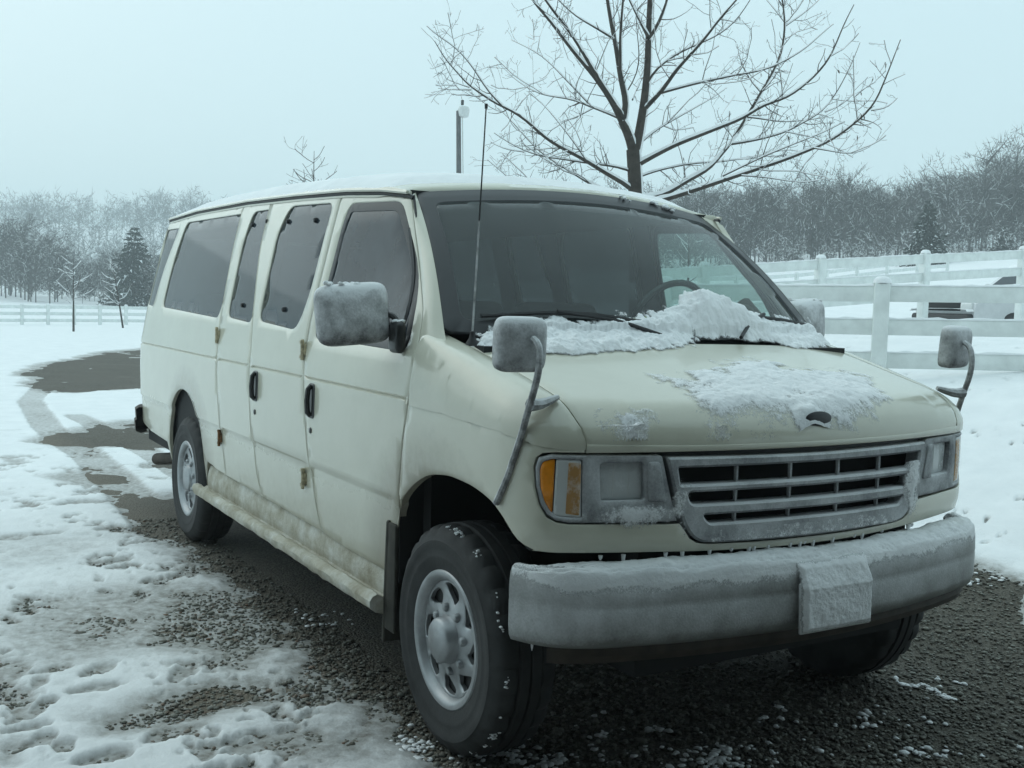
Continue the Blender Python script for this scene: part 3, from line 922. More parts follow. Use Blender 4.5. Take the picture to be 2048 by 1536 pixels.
# woods: bare trees in one mass, twig by twig
def wood_mesh(spots, seed, tw_n=260, tw_len=1.0, tw_w=.03, snowp=.34):
    r = np.random.default_rng(seed); Vs, Fs, Cs, k = [], [], [], 0
    for x, y, z, H in spots:
        cr = H*r.uniform(.26, .40)
        # trunk: triangular prism
        w = H*.009
        tr = np.array([(x+w, y, z-.5), (x-w*.5, y+w*.87, z-.5), (x-w*.5, y-w*.87, z-.5), (x+w*.3, y, z+H*.75), (x-w*.2, y+w*.3, z+H*.75), (x-w*.2, y-w*.3, z+H*.75)])
        Vs.append(tr); Fs.append(np.array([(0, 1, 4), (0, 4, 3), (1, 2, 5), (1, 5, 4), (2, 0, 3), (2, 3, 5)])+k); Cs.append(np.full(6, r.uniform(.1, .6))); k += 6
        nb = 26
        a = r.uniform(0, 6.28, nb); h0 = H*r.uniform(.12, .74, nb); up = r.uniform(.25, 1.3, nb); Ln = cr*r.uniform(.7, 1.25, nb)*(1.15-h0/H*.6)
        B0 = np.stack([np.full(nb, x), np.full(nb, y), z+h0], 1); D = np.stack([np.cos(a), np.sin(a), up], 1); D /= np.linalg.norm(D, axis=1)[:, None]
        B1 = B0+D*Ln[:, None]
        def strips(P0, P1, w0, col):
            nonlocal k
            n = len(P0); d = P1-P0; s = np.cross(d, r.normal(size=(n, 3))); s /= np.linalg.norm(s, axis=1)[:, None]+1e-9
            V = np.stack([P0+s*w0[:, None], P0-s*w0[:, None], P1], 1).reshape(-1, 3)
            Vs.append(V); Fs.append(np.arange(n*3).reshape(-1, 3)+k); Cs.append(np.repeat(col, 3)); k += n*3
        strips(B0, B1, np.full(nb, H*.006), r.uniform(0, .64, nb))
        i = r.integers(0, nb, tw_n); t = r.uniform(.2, 1, tw_n)[:, None]
        p = B0[i]*(1-t)+B1[i]*t+r.normal(size=(tw_n, 3))*H*.02
        d = D[i]*.5+r.normal(size=(tw_n, 3))*.8; d[:, 2] += .35; d /= np.linalg.norm(d, axis=1)[:, None]
        col = np.where(r.random(tw_n) < snowp, r.uniform(.72, 1, tw_n), r.uniform(0, .64, tw_n))
        strips(p, p+d*(tw_len*r.uniform(.4, 1.2, tw_n)*H/11)[:, None], np.full(tw_n, tw_w), col)
    return np.concatenate(Vs), np.concatenate(Fs), np.concatenate(Cs)

def spots_px(n, u0, u1, d0, d1, h0, h1, seed, ridge=None):
    r = np.random.default_rng(seed); out = []
    for _ in range(n):
        u = r.uniform(u0, u1); d = d0+(d1-d0)*r.random(); p = at(u, 620, d)
        g = float(terrain(p[0], p[1]))
        H = r.uniform(h0, h1)*(ridge(u) if ridge else 1)
        out.append((p[0], p[1], g-.3, H))
    return out
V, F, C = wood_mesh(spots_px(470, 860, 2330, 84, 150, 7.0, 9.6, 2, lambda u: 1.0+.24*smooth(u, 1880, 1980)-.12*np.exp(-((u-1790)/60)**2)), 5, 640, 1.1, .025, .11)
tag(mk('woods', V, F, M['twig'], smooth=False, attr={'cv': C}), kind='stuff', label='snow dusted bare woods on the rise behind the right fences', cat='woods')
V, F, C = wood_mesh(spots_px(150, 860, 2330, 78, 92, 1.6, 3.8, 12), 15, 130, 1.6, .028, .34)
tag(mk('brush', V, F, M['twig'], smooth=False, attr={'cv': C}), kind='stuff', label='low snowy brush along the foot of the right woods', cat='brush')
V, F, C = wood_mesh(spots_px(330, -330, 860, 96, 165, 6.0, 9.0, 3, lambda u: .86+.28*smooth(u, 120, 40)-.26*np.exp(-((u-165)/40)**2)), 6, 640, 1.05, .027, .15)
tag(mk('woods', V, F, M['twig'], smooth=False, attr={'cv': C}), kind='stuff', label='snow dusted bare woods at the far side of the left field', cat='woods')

# far wooded ridge
def ridge():
    us = np.linspace(-500, 2550, 90); ds = np.linspace(190, 400, 26)
    V = []
    for d in ds:
        for u in us:
            p = at(u, 600, d); t = (d-190)/210
            hgt = 1.5+(22+4*math.sin(u*.006)+2*math.sin(u*.017+1)-4*float(smooth(u, 500, 1000)))*smooth(t, 0, .75)+ (terrain(p[0], p[1])*.6 if d < 260 else 0)*(1-smooth(t, 0, .3))
            V.append((p[0], p[1], float(hgt)-3))
    m = len(us); F = [(i*m+j, i*m+j+1, (i+1)*m+j+1, (i+1)*m+j) for i in range(len(ds)-1) for j in range(m-1)]
    o = mk('hills', V, F, M['snow'], angle=None); tag(o, kind='structure')
    V = np.array(V).reshape(len(ds), m, 3)
    r = np.random.default_rng(8); sp = []
    for _ in range(1500):
        i = r.uniform(0, len(ds)-1.01); j = r.uniform(0, m-1.01); q = V[int(i), int(j)]*(1-i % 1)+V[int(i)+1, int(j)]*(i % 1)
        q2 = V[int(i), int(j)+1]*(1-i % 1)+V[int(i)+1, int(j)+1]*(i % 1); q = q*(1-j % 1)+q2*(j % 1)
        if r.random() < .12: continue
        sp.append((q[0], q[1], q[2], r.uniform(8, 13)))
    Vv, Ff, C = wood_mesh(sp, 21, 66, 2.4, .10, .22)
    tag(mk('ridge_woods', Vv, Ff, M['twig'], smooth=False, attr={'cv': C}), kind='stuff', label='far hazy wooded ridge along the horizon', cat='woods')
ridge()

def conifer(u, v, depth, hpx, label, wid=.32, seed=1):
    r = np.random.default_rng(seed); b = at(u, v, depth); gz = float(terrain(b[0], b[1])); H = hpx/FPX*depth
    root = empty('conifer_tree', (b[0], b[1], gz)); tag(root, label, 'tree', 'evergreens at the edge of the woods')
    MB().tube([(0, 0, -.3), (0, 0, H*.5), (0, 0, H*.97)], [H*.022, H*.013, .01], 6).build('trunk', M['bark'], root)
    n = 5200
    h = 1-np.sqrt(r.uniform(0, .97, n)); h = np.clip(h, .04, 1); lay = np.floor(h*17)/17+.03
    h = h*.35+lay*.65
    rad = H*wid*(1-h)**.85*(.75+.4*r.random(n)); t = np.sqrt(r.uniform(.05, 1, n)); a = r.uniform(0, 6.28, n)
    lop = 1+.22*np.sin(a*3+h*13)
    p = np.stack([np.cos(a)*rad*t*lop, np.sin(a)*rad*t*lop, h*H-t*rad*.28], 1)
    d = np.stack([np.cos(a), np.sin(a), r.uniform(-.7, .2, n)], 1)+r.normal(size=(n, 3))*.5; d /= np.linalg.norm(d, axis=1)[:, None]
    s = np.cross(d, r.normal(size=(n, 3))); s /= np.linalg.norm(s, axis=1)[:, None]
    L = H*.055*r.uniform(.5, 1.3, n)[:, None]; w = L*.28
    V = np.stack([p-s*w, p+s*w, p+d*L], 1).reshape(-1, 3)
    cv = np.where(r.random(n) < .10, r.uniform(.72, 1, n), r.uniform(0, .6, n))
    mk('crown', V, np.arange(n*3).reshape(-1, 3), M['needle'], root, smooth=False, attr={'cv': np.repeat(cv, 3)})
conifer(1852, 520, 72, 130, 'dark snowy evergreen standing in front of the right woods', .36, 1)
conifer(268, 600, 98, 160, 'dark evergreen at the edge of the left woods near the van', .42, 2)
conifer(2005, 515, 80, 60, 'small round evergreen low at the right edge of the woods', .45, 5)

# yard light on a pole
def yard_light():
    D = 46; b = at(919, 640, D); gz = float(terrain(b[0], b[1])); H = at(917, 222, D)[2]-gz
    root = empty('light_pole', (b[0], b[1], gz)); tag(root, 'tall wooden yard light pole with lamp head behind the van', 'light pole')
    top = at(917, 222, D)-np.array([b[0], b[1], gz])
    MB().tube([(0, 0, -.3), tuple(top*.5), tuple(top)], [.13, .115, .10], 10).build('pole', M['pole'], root)
    c = np.array([RT[0], RT[1], 0])
    MB().tube([c*.22, c*.20+top*.5, top+c*.17-np.array([0, 0, .2])], .028, 6).build('conduit', M['lamp'], root)
    lp = MB(); q = top+c*.16
    V, F = lathe_geo([(0, .22), (.20, .20), (.26, .08), (.22, -.20), (.15, -.24), (0, -.24)], 14)
    lp.add([(x+q[0]+c[0]*.06, y+q[1]+c[1]*.06, z+q[2]-.02) for x, z, y in V], F)
    h = lp.build('lamp_head', M['lamp'], root)
    MB().box(q+np.array([0, 0, .36]), (.11, .11, .22), None, .03).build('photocell', M['black'], h)
yard_light()

# parked vehicle under snow, behind the second fence
def parked():
    D = 21.5
    b = at(1966, 640, D); gz = float(terrain(b[0], b[1]))
    root = empty('parked_pickup', (b[0], b[1], gz)); root.rotation_euler = (0, 0, math.atan2(RT[1], RT[0])+math.radians(14))
    tag(root, 'snow covered pickup truck with a dark bumper behind the fences at the right edge', 'pickup truck')
    prof = [(-.86, .42), (-.92, .62), (-.88, .86), (-.70, .98), (.25, 1.08), (.55, 1.14), (1.15, 1.62), (1.5, 1.72), (2.6, 1.72), (2.85, 1.15), (4.4, 1.12), (4.42, .45)]
    pv = np.array(prof); mb = MB(); n = len(pv)
    W = .92
    V = []
    for yy, ins in ((-W, .05), (-W*.93, 0), (W*.93, 0), (W, .05)):
        for x, z in pv:
            tz = max(0, z-1.0)*.22*np.sign(yy)
            V.append((x, yy-tz, z-ins*.4))
    F = [(r*n+i, r*n+(i+1) % n, (r+1)*n+(i+1) % n, (r+1)*n+i) for r in range(3) for i in range(n)]
    F += [tuple(range(n))[::-1], tuple(3*n+i for i in range(n))]
    mb.add(V, F).build('body', M['carpaint'], root, angle=30)
    MB().box((1.6, 0, .46), (4.6, 1.5, .2)).build('underbody', M['under'], root)
    MB().box((-.905, 0, .80), (.03, 1.0, .17), None, .02).build('grille', M['under'], root)
    sn = MB(); top = [(-.70, .985), (-.3, 1.035), (.25, 1.085), (.52, 1.14)]
    def cap(path, w, t):
        V = []; F = []
        for x, z in path:
            for yy, h in ((-w, 0.0), (-w*.95, t*.8), (-w*.5, t*1.05), (0, t*1.1), (w*.5, t), (w*.95, t*.8), (w, 0.0)): V.append((x+random.uniform(-.01, .01), yy, z+h*random.uniform(.9, 1.1)))
        for i in range(len(path)-1):
            for k in range(6): F.append((i*7+k, i*7+k+1, (i+1)*7+k+1, (i+1)*7+k))
        sn.add(V, F)
    cap([(-.86, .93)]+top+[(.66, 1.19)], .93, .075); cap([(1.05, 1.55), (1.2, 1.645), (1.5, 1.72), (2.6, 1.72), (2.66, 1.6)], .80, .09); cap([(2.85, 1.15), (4.4, 1.12)], .93, .08)
    cap([(-1.06, .70), (-.9, .71)], .90, .05)
    sn.build('snow', M['snow'], root, angle=None)
    bm = MB()
    bm.box((-.96, 0, .55), (.14, 1.82, .22), None, .05); bm.build('bumper', M['black'], root)
    for s in (-1, 1):
        MB().box((-.90, s*.68, .80), (.06, .34, .16), None, .03).build('headlight', M['clear'], root)
        for xx in (0, 3.3):
            t = MB(); V, F = lathe_geo([(.0, -.10), (.22, -.10), (.34, -.09), (.37, -.05), (.37, .05), (.34, .09), (.22, .10), (0, .10)], 24)
            t.add([(x+xx, y+s*.82, z+.37) for x, y, z in V], F); t.build('wheel', M['tyre'], root)
    g = MB(); g.add([(.60, -.72, 1.19), (.60, .72, 1.19), (1.10, .64, 1.585), (1.10, -.64, 1.585)], [(0, 1, 2, 3)]); g.add([(.62, -.72, 1.175), (.62, .72, 1.175), (1.13, .64, 1.58), (1.13, -.64, 1.58)], [(3, 2, 1, 0)])
    g.build('windshield', M['tinted'], root)
    for s in (-1, 1):
        w = MB(); e = s*.008
        w.add([(.78, s*.885+e, 1.22), (1.85, s*.885+e, 1.22), (1.85, s*.795+e, 1.60), (1.22, s*.795+e, 1.60)], [(0, 1, 2, 3)]); w.build('side_window', M['tinted'], root)
        MB().box((.9, s*1.04, 1.24), (.09, .17, .15), None, .03).build('door_mirror', M['mirror'], root)
parked()
# ------------------------------------------------------------------ the van: surfaces
ysn = np.linspace(0, .82, 60)
NC = .175
nose = np.stack([.693-NC*ysn**2, ysn], 1)
x1 = .693-NC*.82**2; sl = -2*NC*.82
corner = bez((x1, .82), (x1+sl*.09, .91), (.52, .966), (.36, .984), 40)[1:]
fine = []; prev = corner[-1]
for q in np.array([[.2, .992], [0, .998], [-.3, 1.0], [-4.70, 1.0]]):
    n = max(2, int(abs(prev[0]-q[0])/.05)); fine += [prev+(q-prev)*k/n for k in range(1, n+1)]; prev = q
rearc = bez((-4.70, 1.0), (-4.82, 1.0), (-4.91, .97), (-4.91, .85), 16)[1:]
OUT = np.vstack([nose, corner, np.array(fine), rearc])
SS = np.concatenate([[0], np.cumsum(np.hypot(*np.diff(OUT, axis=0).T))])
TT = np.gradient(OUT, SS, axis=0); TT /= np.linalg.norm(TT, axis=1)[:, None]
NRM = np.stack([TT[:, 1], -TT[:, 0]], 1)
PZ = [.3, .45, .55, .66, .785, .80, 1.0, 1.135, 1.155, 1.163, 1.171, 1.19, 1.25, 1.40, 1.6, 1.8, 1.95, 2.08]
PD = [-.06, -.035, -.020, -.015, -.0125, -.002, .002, -.001, -.003, -.0135, -.004, -.006, -.018, -.044, -.090, -.138, -.177, -.215]
ROWS = [.55, .62, .70, .785, .80, 1.12, 1.135, 1.148, 1.155, 1.163, 1.171, 1.18, 1.19]
def prof(z, x=-3.0): return np.interp(z, PZ, PD)-.055*smooth(x, -1.5, -.45)*smooth(z, 1.25, 1.7)
def s_of_x(x): return np.interp(-np.asarray(x, float), -OUT[60:, 0], SS[60:])
def LS(s, z, d=0.0):
    """body side / front: signed arc s from the nose centre (positive = the van's right side)"""
    s = np.asarray(s, float); z = np.asarray(z, float); a = np.abs(s); sg = np.where(s < 0, 1.0, -1.0)
    ox = np.interp(a, SS, OUT[:, 0]); oy = np.interp(a, SS, OUT[:, 1]); nx = np.interp(a, SS, NRM[:, 0]); ny = np.interp(a, SS, NRM[:, 1])
    p = prof(z, ox)+d
    return np.stack(np.broadcast_arrays(ox+nx*p, sg*(oy+ny*p), z), -1)
def LX(x, z, d=0.0): return LS(s_of_x(x), z, d)
def zcr(s):
    s = np.abs(np.asarray(s, float)); x = np.interp(s, SS, OUT[:, 0])
    return np.where(s < 1.0, np.interp(s, [0, .5, .9, 1.0], [1.099, 1.100, 1.108, 1.116]), np.interp(-x, [-.58, -.50, -.35, 0, .3], [1.110, 1.120, 1.140, 1.157, 1.163]))
def hs(x): return np.interp(x, [-.4, -.18, .1, .43, .6, .69], [1.43, 1.378, 1.310, 1.225, 1.178, 1.15])
def dome(x, y, d=0.0):
    x = np.asarray(x, float); ya = np.abs(np.asarray(y, float)); x, ya = np.broadcast_arrays(x, ya)
    O, N, S_ = DOUT, DNRM, DSS
    q = ((O[None, :, 0]-x.ravel()[:, None])**2+(O[None, :, 1]-ya.ravel()[:, None])**2).argmin(1)
    dist = np.abs((x.ravel()-O[q, 0])*N[q, 0]+(ya.ravel()-O[q, 1])*N[q, 1]); s = S_[q]
    r = np.where(s < .7, .10, np.interp(O[q, 0], [-.25, .2, .45, .6], [.06, .11, .14, .12]))
    t = np.clip(dist/r, 0, 1); roll = np.sqrt(np.clip(1-(1-t)**2, 0, 1))
    H = hs(x.ravel())+.045*(1-(ya.ravel()/.9)**2); z0 = zcr(s)
    return (z0+(H-z0)*roll).reshape(x.shape)
DSS = np.arange(0, 3.2, .006); DOUT = np.stack([np.interp(DSS, SS, OUT[:, i]) for i in (0, 1)], 1)
DNRM = np.stack([np.interp(DSS, SS, NRM[:, i]) for i in (0, 1)], 1)
for _ in range(6): DNRM[1:-1] = (DNRM[:-2]+DNRM[1:-1]*2+DNRM[2:])/4
DNRM /= np.linalg.norm(DNRM, axis=1)[:, None]
def DM(x, y, d=0.0): return np.stack(np.broadcast_arrays(np.asarray(x, float), np.asarray(y, float), dome(x, y)+d), -1)
def WS(a, b, d=0.0):
    """windshield surface, a across (-1 right .. 1 left), b up"""
    a = np.asarray(a, float); b = np.asarray(b, float); e = np.abs(a)
    y = a*(.90+(.735-.90)*b); xb = -.03-.17*a*a; xt = -.72-.09*a*a; zt = 1.985-.045*a*a
    k = .025*np.sin(np.pi*np.clip(b, 0, 1))+d*.7
    return np.stack(np.broadcast_arrays(xb+(xt-xb)*b+k, y, 1.40+(zt-1.40)*b+k), -1)
def zdrip(x): return np.interp(-np.asarray(x, float), [.45, .75, .97, 1.31, 1.97, 2.83, 3.94, 4.73, 4.95], [1.90, 1.932, 1.957, 1.98, 2.01, 2.04, 2.055, 2.04, 2.01])
def ydrip(x): return 1.0+prof(zdrip(x), x)+.012-.08*smooth(-np.asarray(x, float), 4.70, 4.92)
def roofz(x, y, d=0.0):
    x = np.asarray(x, float); y = np.asarray(y, float)
    t = np.clip(np.abs(y)/ydrip(x), 0, 1)
    c = np.interp(-x, [.7, .95, 1.5, 3.8, 4.6, 4.86], [.062, .085, .115, .115, .09, .03])
    return np.stack(np.broadcast_arrays(x, y, zdrip(x)-.004+c*(1-t**2.6)**.62+d), -1)

van = empty('passenger_van', (0, 0, 0))
tag(van, 'cream long passenger van parked on gravel, dusted with snow', 'van')
PT = M['paint']
def both(name, V, F, mat, parent=van, angle=35):
    """right part and its mirrored twin on the left"""
    a = mk(name, V, F, mat, parent, True, angle)
    V2 = np.array(V).copy(); V2[:, 1] *= -1
    b = mk(name, V2, [tuple(reversed(f)) for f in F], mat, parent, True, angle)
    return a, b

# ---- door and quarter outlines in (x, z)
seamA = [(-.735, 1.915), (-.54, 1.66), (-.44, 1.56), (-.33, 1.46), (-.262, 1.30), (-.27, 1.16), (-.30, 1.03), (-.34, .80), (-.38, .64), (-.41, .505)]
seamB = [(-1.39, None), (-1.39, 1.76), (-1.395, 1.36), (-1.39, 1.28), (-1.35, 1.15), (-1.31, .96), (-1.27, .79), (-1.21, .62), (-1.155, .515)]
seamM = [(-2.42, None), (-2.39, 1.75), (-2.23, 1.39), (-2.15, 1.19), (-2.11, .84), (-2.05, .62), (-1.97, .525)]
seamR = [(-2.93, None), (-2.90, 1.75), (-2.82, 1.37), (-2.76, 1.21), (-2.695, .85), (-2.66, .68), (-2.62, .535)]
def top_at(x): return float(zdrip(x))-.012
def seam(l, n=40): return smoothline(np.array([(x, top_at(x) if z is None else z) for x, z in l]), n)
sA, sB, sM, sR = seam(seamA, 50), seam(seamB), seam(seamM), seam(seamR)
def toprun(x0, x1, n=12): return np.array([(x, top_at(x)) for x in np.linspace(x0, x1, n)])
def botrun(x0, x1, z0, z1, n=8): return np.stack([np.linspace(x0, x1, n), np.linspace(z0, z1, n)], 1)
doorF = np.vstack([sA, botrun(-.41, -1.155, .495, .505)[1:-1], sB[::-1], toprun(-1.39, -.76)[1:]])
doorS1 = np.vstack([sB, botrun(-1.155, -1.97, .515, .525)[1:-1], sM[::-1], toprun(-2.42, -1.39)[1:-1]])
doorS2 = np.vstack([sM, botrun(-1.97, -2.62, .525, .535)[1:-1], sR[::-1], toprun(-2.93, -2.42)[1:-1]])
a_ = np.radians(np.linspace(-14, 196, 30))
rarch = np.stack([-3.505+.43*np.cos(a_), .50+.43*np.sin(a_)], 1)
quarter = np.vstack([sR, [(-2.80, .54), (-3.0, .555)], rarch, [(-4.0, .545), (-4.5, .56), (-4.72, .59), (-4.88, .66), (-4.91, 1.0), (-4.91, 1.5), (-4.91, 1.75), (-4.87, 1.95), (-4.80, 2.01)], toprun(-4.72, -2.93, 30)[:-1]])
win1 = roundpoly([(-4.38, 1.955), (-4.75, 1.96), (-4.82, 1.70), (-4.83, 1.44), (-4.58, 1.425), (-4.51, 1.70)], .03)
win2 = roundpoly([(-2.76, 1.965), (-4.20, 1.985), (-4.285, 1.75), (-4.29, 1.425), (-2.87, 1.385), (-2.775, 1.88)], [.05, .06, .3, .06, .06, .3])
win3 = roundpoly([(-2.19, 1.955), (-2.69, 1.965), (-2.74, 1.80), (-2.69, 1.395), (-2.25, 1.375), (-2.21, 1.80)], [.05, .06, .2, .06, .06, .3])
win4 = roundpoly([(-1.47, 1.93), (-2.07, 1.955), (-2.16, 1.83), (-2.125, 1.39), (-1.55, 1.362), (-1.485, 1.52)], [.05, .08, .2, .06, .09, .2])
win5 = roundpoly([(-.80, 1.895), (-1.27, 1.915), (-1.295, 1.82), (-1.305, 1.335), (-.90, 1.335), (-.345, 1.325), (-.455, 1.56)], [.06, .06, .2, .05, .5, .09, .3])
DEEP = .022
doorV = panel_geo(doorF, LX, [win5], step=.05, rows=ROWS, gap=.0038, depth=DEEP)
both('front_door', *doorV, PT)
fdoors = [o for o in COL.objects if o.name.startswith('front_door')]
sdoorV = panel_geo(doorS1, LX, [win4], step=.05, rows=ROWS, gap=.0038, depth=DEEP)
sd1, sd1l = both('side_door', *sdoorV, PT)
sd2, sd2l = both('side_door', *panel_geo(doorS2, LX, [win3], step=.05, rows=ROWS, gap=.0034, depth=DEEP), PT)
qp, qpl = both('rear_quarter_panel', *panel_geo(quarter, LX, [win1, win2], step=.055, rows=ROWS, gap=.0034, depth=DEEP), PT)
fd, fdl = fdoors[0], fdoors[1]
if fd.data.vertices[0].co.y > 0: fd, fdl = fdl, fd

def window(poly, parents, glassmat, name='window', seal=.006, rec=-.004, sealmat=None):
    """rubber seal ring and glass, right and mirrored left"""
    poly = resample(poly, .03)
    if area2(poly) < 0: poly = poly[::-1]
    bare = seal < .01
    inn = offset_loop(poly, -.001 if bare else seal)
    if bare: rec = -.007
    V, F = (None, None) if bare else panel_geo(offset_loop(poly, -.004), lambda u, v, d: LX(u, v, d+rec*.45), [inn], step=.05, bev=.002, depth=.008)
    g = panel_geo(offset_loop(inn, -.003), lambda u, v, d: LX(u, v, d+rec), step=.07, bev=.001, depth=.005)
    out = []
    for k, par in enumerate(parents):
        sg = -1 if k else 1
        Vg = np.array(g[0])*np.array([1, sg, 1]); Fg = [tuple(reversed(f)) for f in g[1]] if k else g[1]
        w = mk(name, Vg, Fg, glassmat[k], par, True, 35)
        if not bare: Vs = np.array(V)*np.array([1, sg, 1]); mk('window_seal', Vs, [tuple(reversed(f)) for f in F] if k else F, sealmat or M['seal'], par, True, 35)
        out.append(w)
    return out
window(win5, (fd, fdl), (M['tinted'], M['glass']), seal=.034)
window(win4, (sd1, sd1l), (M['tinted'], M['tinted']))
window(win3, (sd2, sd2l), (M['tinted'], M['tinted']))
window(win2, (qp, qpl), (M['tinted'], M['tinted']))
window(win1, (qp, qpl), (M['tinted'], M['tinted']))
# vent-window divider bar and wide black corner of the front door window
for sg, par in ((1, fd), (-1, fdl)):
    P = np.array([(-.455, 1.345), (-.475, 1.50), (-.53, 1.60), (-.68, 1.78)])
    Q = LX(P[:, 0], P[:, 1], -.006)*np.array([1, sg, 1])
    MB().tube(smoothline(Q, 10), .011, 6).build('window_divider', M['seal'], par)
    tri = roundpoly([(-.375, 1.335), (-.455, 1.335), (-.475, 1.50), (-.54, 1.60), (-.475, 1.57)], .01)
    V, F = panel_geo(tri, lambda u, v, d: LX(u, v, d-.008), step=.05, bev=.003, depth=.01)
    mk('corner_cover', V*np.array([1, sg, 1]), F if sg > 0 else [tuple(reversed(f)) for f in F], M['seal'], par)
# window latch buttons
for par, l in ((sd2, [(-2.65, 1.895), (-2.40, 1.90), (-2.47, 1.46)]), (sd1, [(-2.05, 1.88), (-1.65, 1.865), (-1.79, 1.45)])):
    for x, z in l:
        p = LX(x, z, -.004)
        V, F = lathe_geo([(0, -.012), (.010, -.010), (.013, 0), (.013, .008)], 10)
        MB().add([(p[0]+a, p[1]+b, p[2]+c) for a, b, c in V], F).build('window_latch', M['black'], par)

# ---- front clip: fenders and the panel under the lamps
lampR = np.array([(.928, 1.078), (.962, 1.074), (.982, 1.060), (.989, 1.035), (.982, .975), (.968, .925), (.945, .890), (.915, .876), (.88, .871), (.708, .867), (.577, .862), (.524, .862)])
grB = [(.505, .84), (.488, .815), (.462, .80), (.42, .793), (.30, .789), (.15, .787)]
op = [(0.835, 1.078)]+[tuple(p) for p in lampR]+grB
op_full = op+[(-s, z) for s, z in reversed(op)]
fa = np.radians(np.linspace(-6, 192, 34))
farch = np.array([(-.375, .62), (-.372, .70), (-.335, .78), (-.27, .835), (-.19, .885), (-.09, .925), (.05, .942), (.20, .932), (.31, .905), (.38, .865), (.42, .82), (.455, .795), (.49, .785)])
farch = smoothline(farch, 40)
fs = [(float(s_of_x(x)), z) for x, z in farch]
cre = [(s, float(zcr(s))) for s in np.linspace(.835, float(s_of_x(-.268)), 50)]
dseam = [(float(s_of_x(x)), z) for x, z in sA if .62 < z < 1.155]
right_out = cre+dseam+[(float(s_of_x(-.385)), .62)]+fs+[(1.0, .782), (.874, .781), (.6, .774), (.41, .767), (.2, .762)]
left_out = [(-s, z) for s, z in reversed(right_out)]
clip = np.array(right_out+[(0, .761)]+left_out+[(s, z) for s, z in [(-p[0], p[1]) for p in op]]+[(s, z) for s, z in reversed(op)])
def LSC(s, z, d=0.0): return LS(s, z, d-.008*np.exp(-((np.asarray(z)-zcr(s))/.010)**2)*smooth(np.abs(s), .80, 1.0))
V1, F1 = panel_geo(clip, LSC, step=.045, rows=[.785, .80, 1.05, 1.13, 1.145, 1.155], gap=.002, depth=.03, extra=np.array([(s*k, z) for k in (-1, 1) for s in np.linspace(.8, 1.2, 26) for z in np.linspace(.75, 1.12, 9)]))
clipb = MB().add(V1, F1)
shut = np.array([(-.21, -.872), (-.10, -.862), (-.02, -.855), (.105, -.849), (.274, -.838), (.394, -.838), (.487, -.840), (.535, -.838), (.562, -.833)])
si = .835
pe = LS(si, 1.1)
shut = smoothline(np.vstack([shut, [(pe[0]-.004, -.828)], [(pe[0], pe[1])]]), 40)
outl = np.array([LS(s, 1.1)[:2]-0 for s in np.linspace(si, float(s_of_x(-.262)), 70)])
outl = np.array([(np.interp(s, SS, OUT[:, 0]), -np.interp(s, SS, OUT[:, 1])) for s in np.linspace(si, float(s_of_x(-.262)), 70)])
ftop = np.vstack([outl, [(-.262, -.955), (-.262, -.90), (-.25, -.874)], shut[:-1]])
rings = []
for dd_ in (.003, .007, .012, .018, .026, .036, .048, .062, .078, .097, .12):
    q = (DOUT-DNRM*dd_)[DSS < 2.2]
    rings += [(x, s*y) for x, y in q[::4] for s in (-1, 1)]
rings = np.array(rings)
V2, F2_ = panel_geo(ftop, DM, step=.04, gap=0, depth=.02, extra=rings, bev=.002)
clipb.add(V2, F2_)
V3 = V2.copy(); V3[:, 1] *= -1; clipb.add(V3, [tuple(reversed(f)) for f in F2_])
clipb.build('front_fenders', PT, van, angle=38)

# ---- hood
hsh = shut+np.array([0, .0035])
hl = np.vstack([hsh[::-1], [(x, y) for x, y in [(.02-.10*(yy/.85)**2-.0, yy) for yy in np.linspace(-.85, .85, 30)] if abs(y) < .85][1:-1], hsh*np.array([1, -1]),
                [(np.interp(abs(s), SS, OUT[:, 0]), -math.copysign(np.interp(abs(s), SS, OUT[:, 1]), s)) for s in np.linspace(-si, si, 80)[1:-1]]])
# keep only the part in front of the cowl edge
hl = np.array([p for p in hl if p[0] > .02-.10*(p[1]/.85)**2-.012])
V, F = panel_geo(hl, DM, step=.05, gap=.0, depth=.02, extra=rings, bev=.002)
hd = MB().add(V, F)
lip = np.array([(s, float(zcr(s))-.003) for s in np.linspace(-si+.002, si-.002, 60)]+[(s, 1.079) for s in np.linspace(si-.002, -si+.002, 60)])
V, F = panel_geo(lip, lambda u, v, d: LS(u, v, d+.003), step=.03, bev=.003, depth=.02)
hd.add(V, F)
hood = hd.build('hood', PT, van, angle=38)
# emblem on the hood nose
pe = DM(.668, 0.0)
em = MB(); V, F = lathe_geo([(0, .006), (.75, .006), (1, 0), (.96, -.004)], 28)
em.add([(pe[0]+.012+h*.8, x*.058, pe[2]-.002+y*.024) for x, h, y in V], F); em.build('hood_emblem', M['seal'], hood)

# ---- cowl, windshield, pillars, roof
cw = []; n = 30
for k in range(n):
    yy = -.80+1.60*k/(n-1)
    xf = .02-.10*(yy/.85)**2-.004; b = WS(yy/.9, -.02)
    cw += [(xf, yy, dome(xf, yy)-.004), (xf-.01, yy, dome(xf, yy)-.03), ((xf+b[0])/2, yy, (dome(xf, yy)-.025+b[2])/2-.03), (b[0]-.03, yy, b[2]-.005)]
mk('cowl', cw, [(k*4+i, k*4+i+1, (k+1)*4+i+1, (k+1)*4+i) for k in range(n-1) for i in range(3)], M['black'], van)
slots = MB()
for k in range(18):
    yy = .05+.016*k; xf = .0-.10*(yy/.85)**2-.05
    slots.box((xf, yy, float(dome(xf+.05, yy))-.030), (.07, .006, .02))
slots.build('cowl_vent', M['under'], van)
wo = roundpoly([(-1.0, 0.0), (-.5, -.012), (0, -.016), (.5, -.012), (1.0, 0.0), (.995, 1.0), (.5, 1.0), (0, 1.0), (-.5, 1.0), (-.995, 1.0)], [.06, .1, .1, .1, .06, .06, .1, .1, .1, .06])
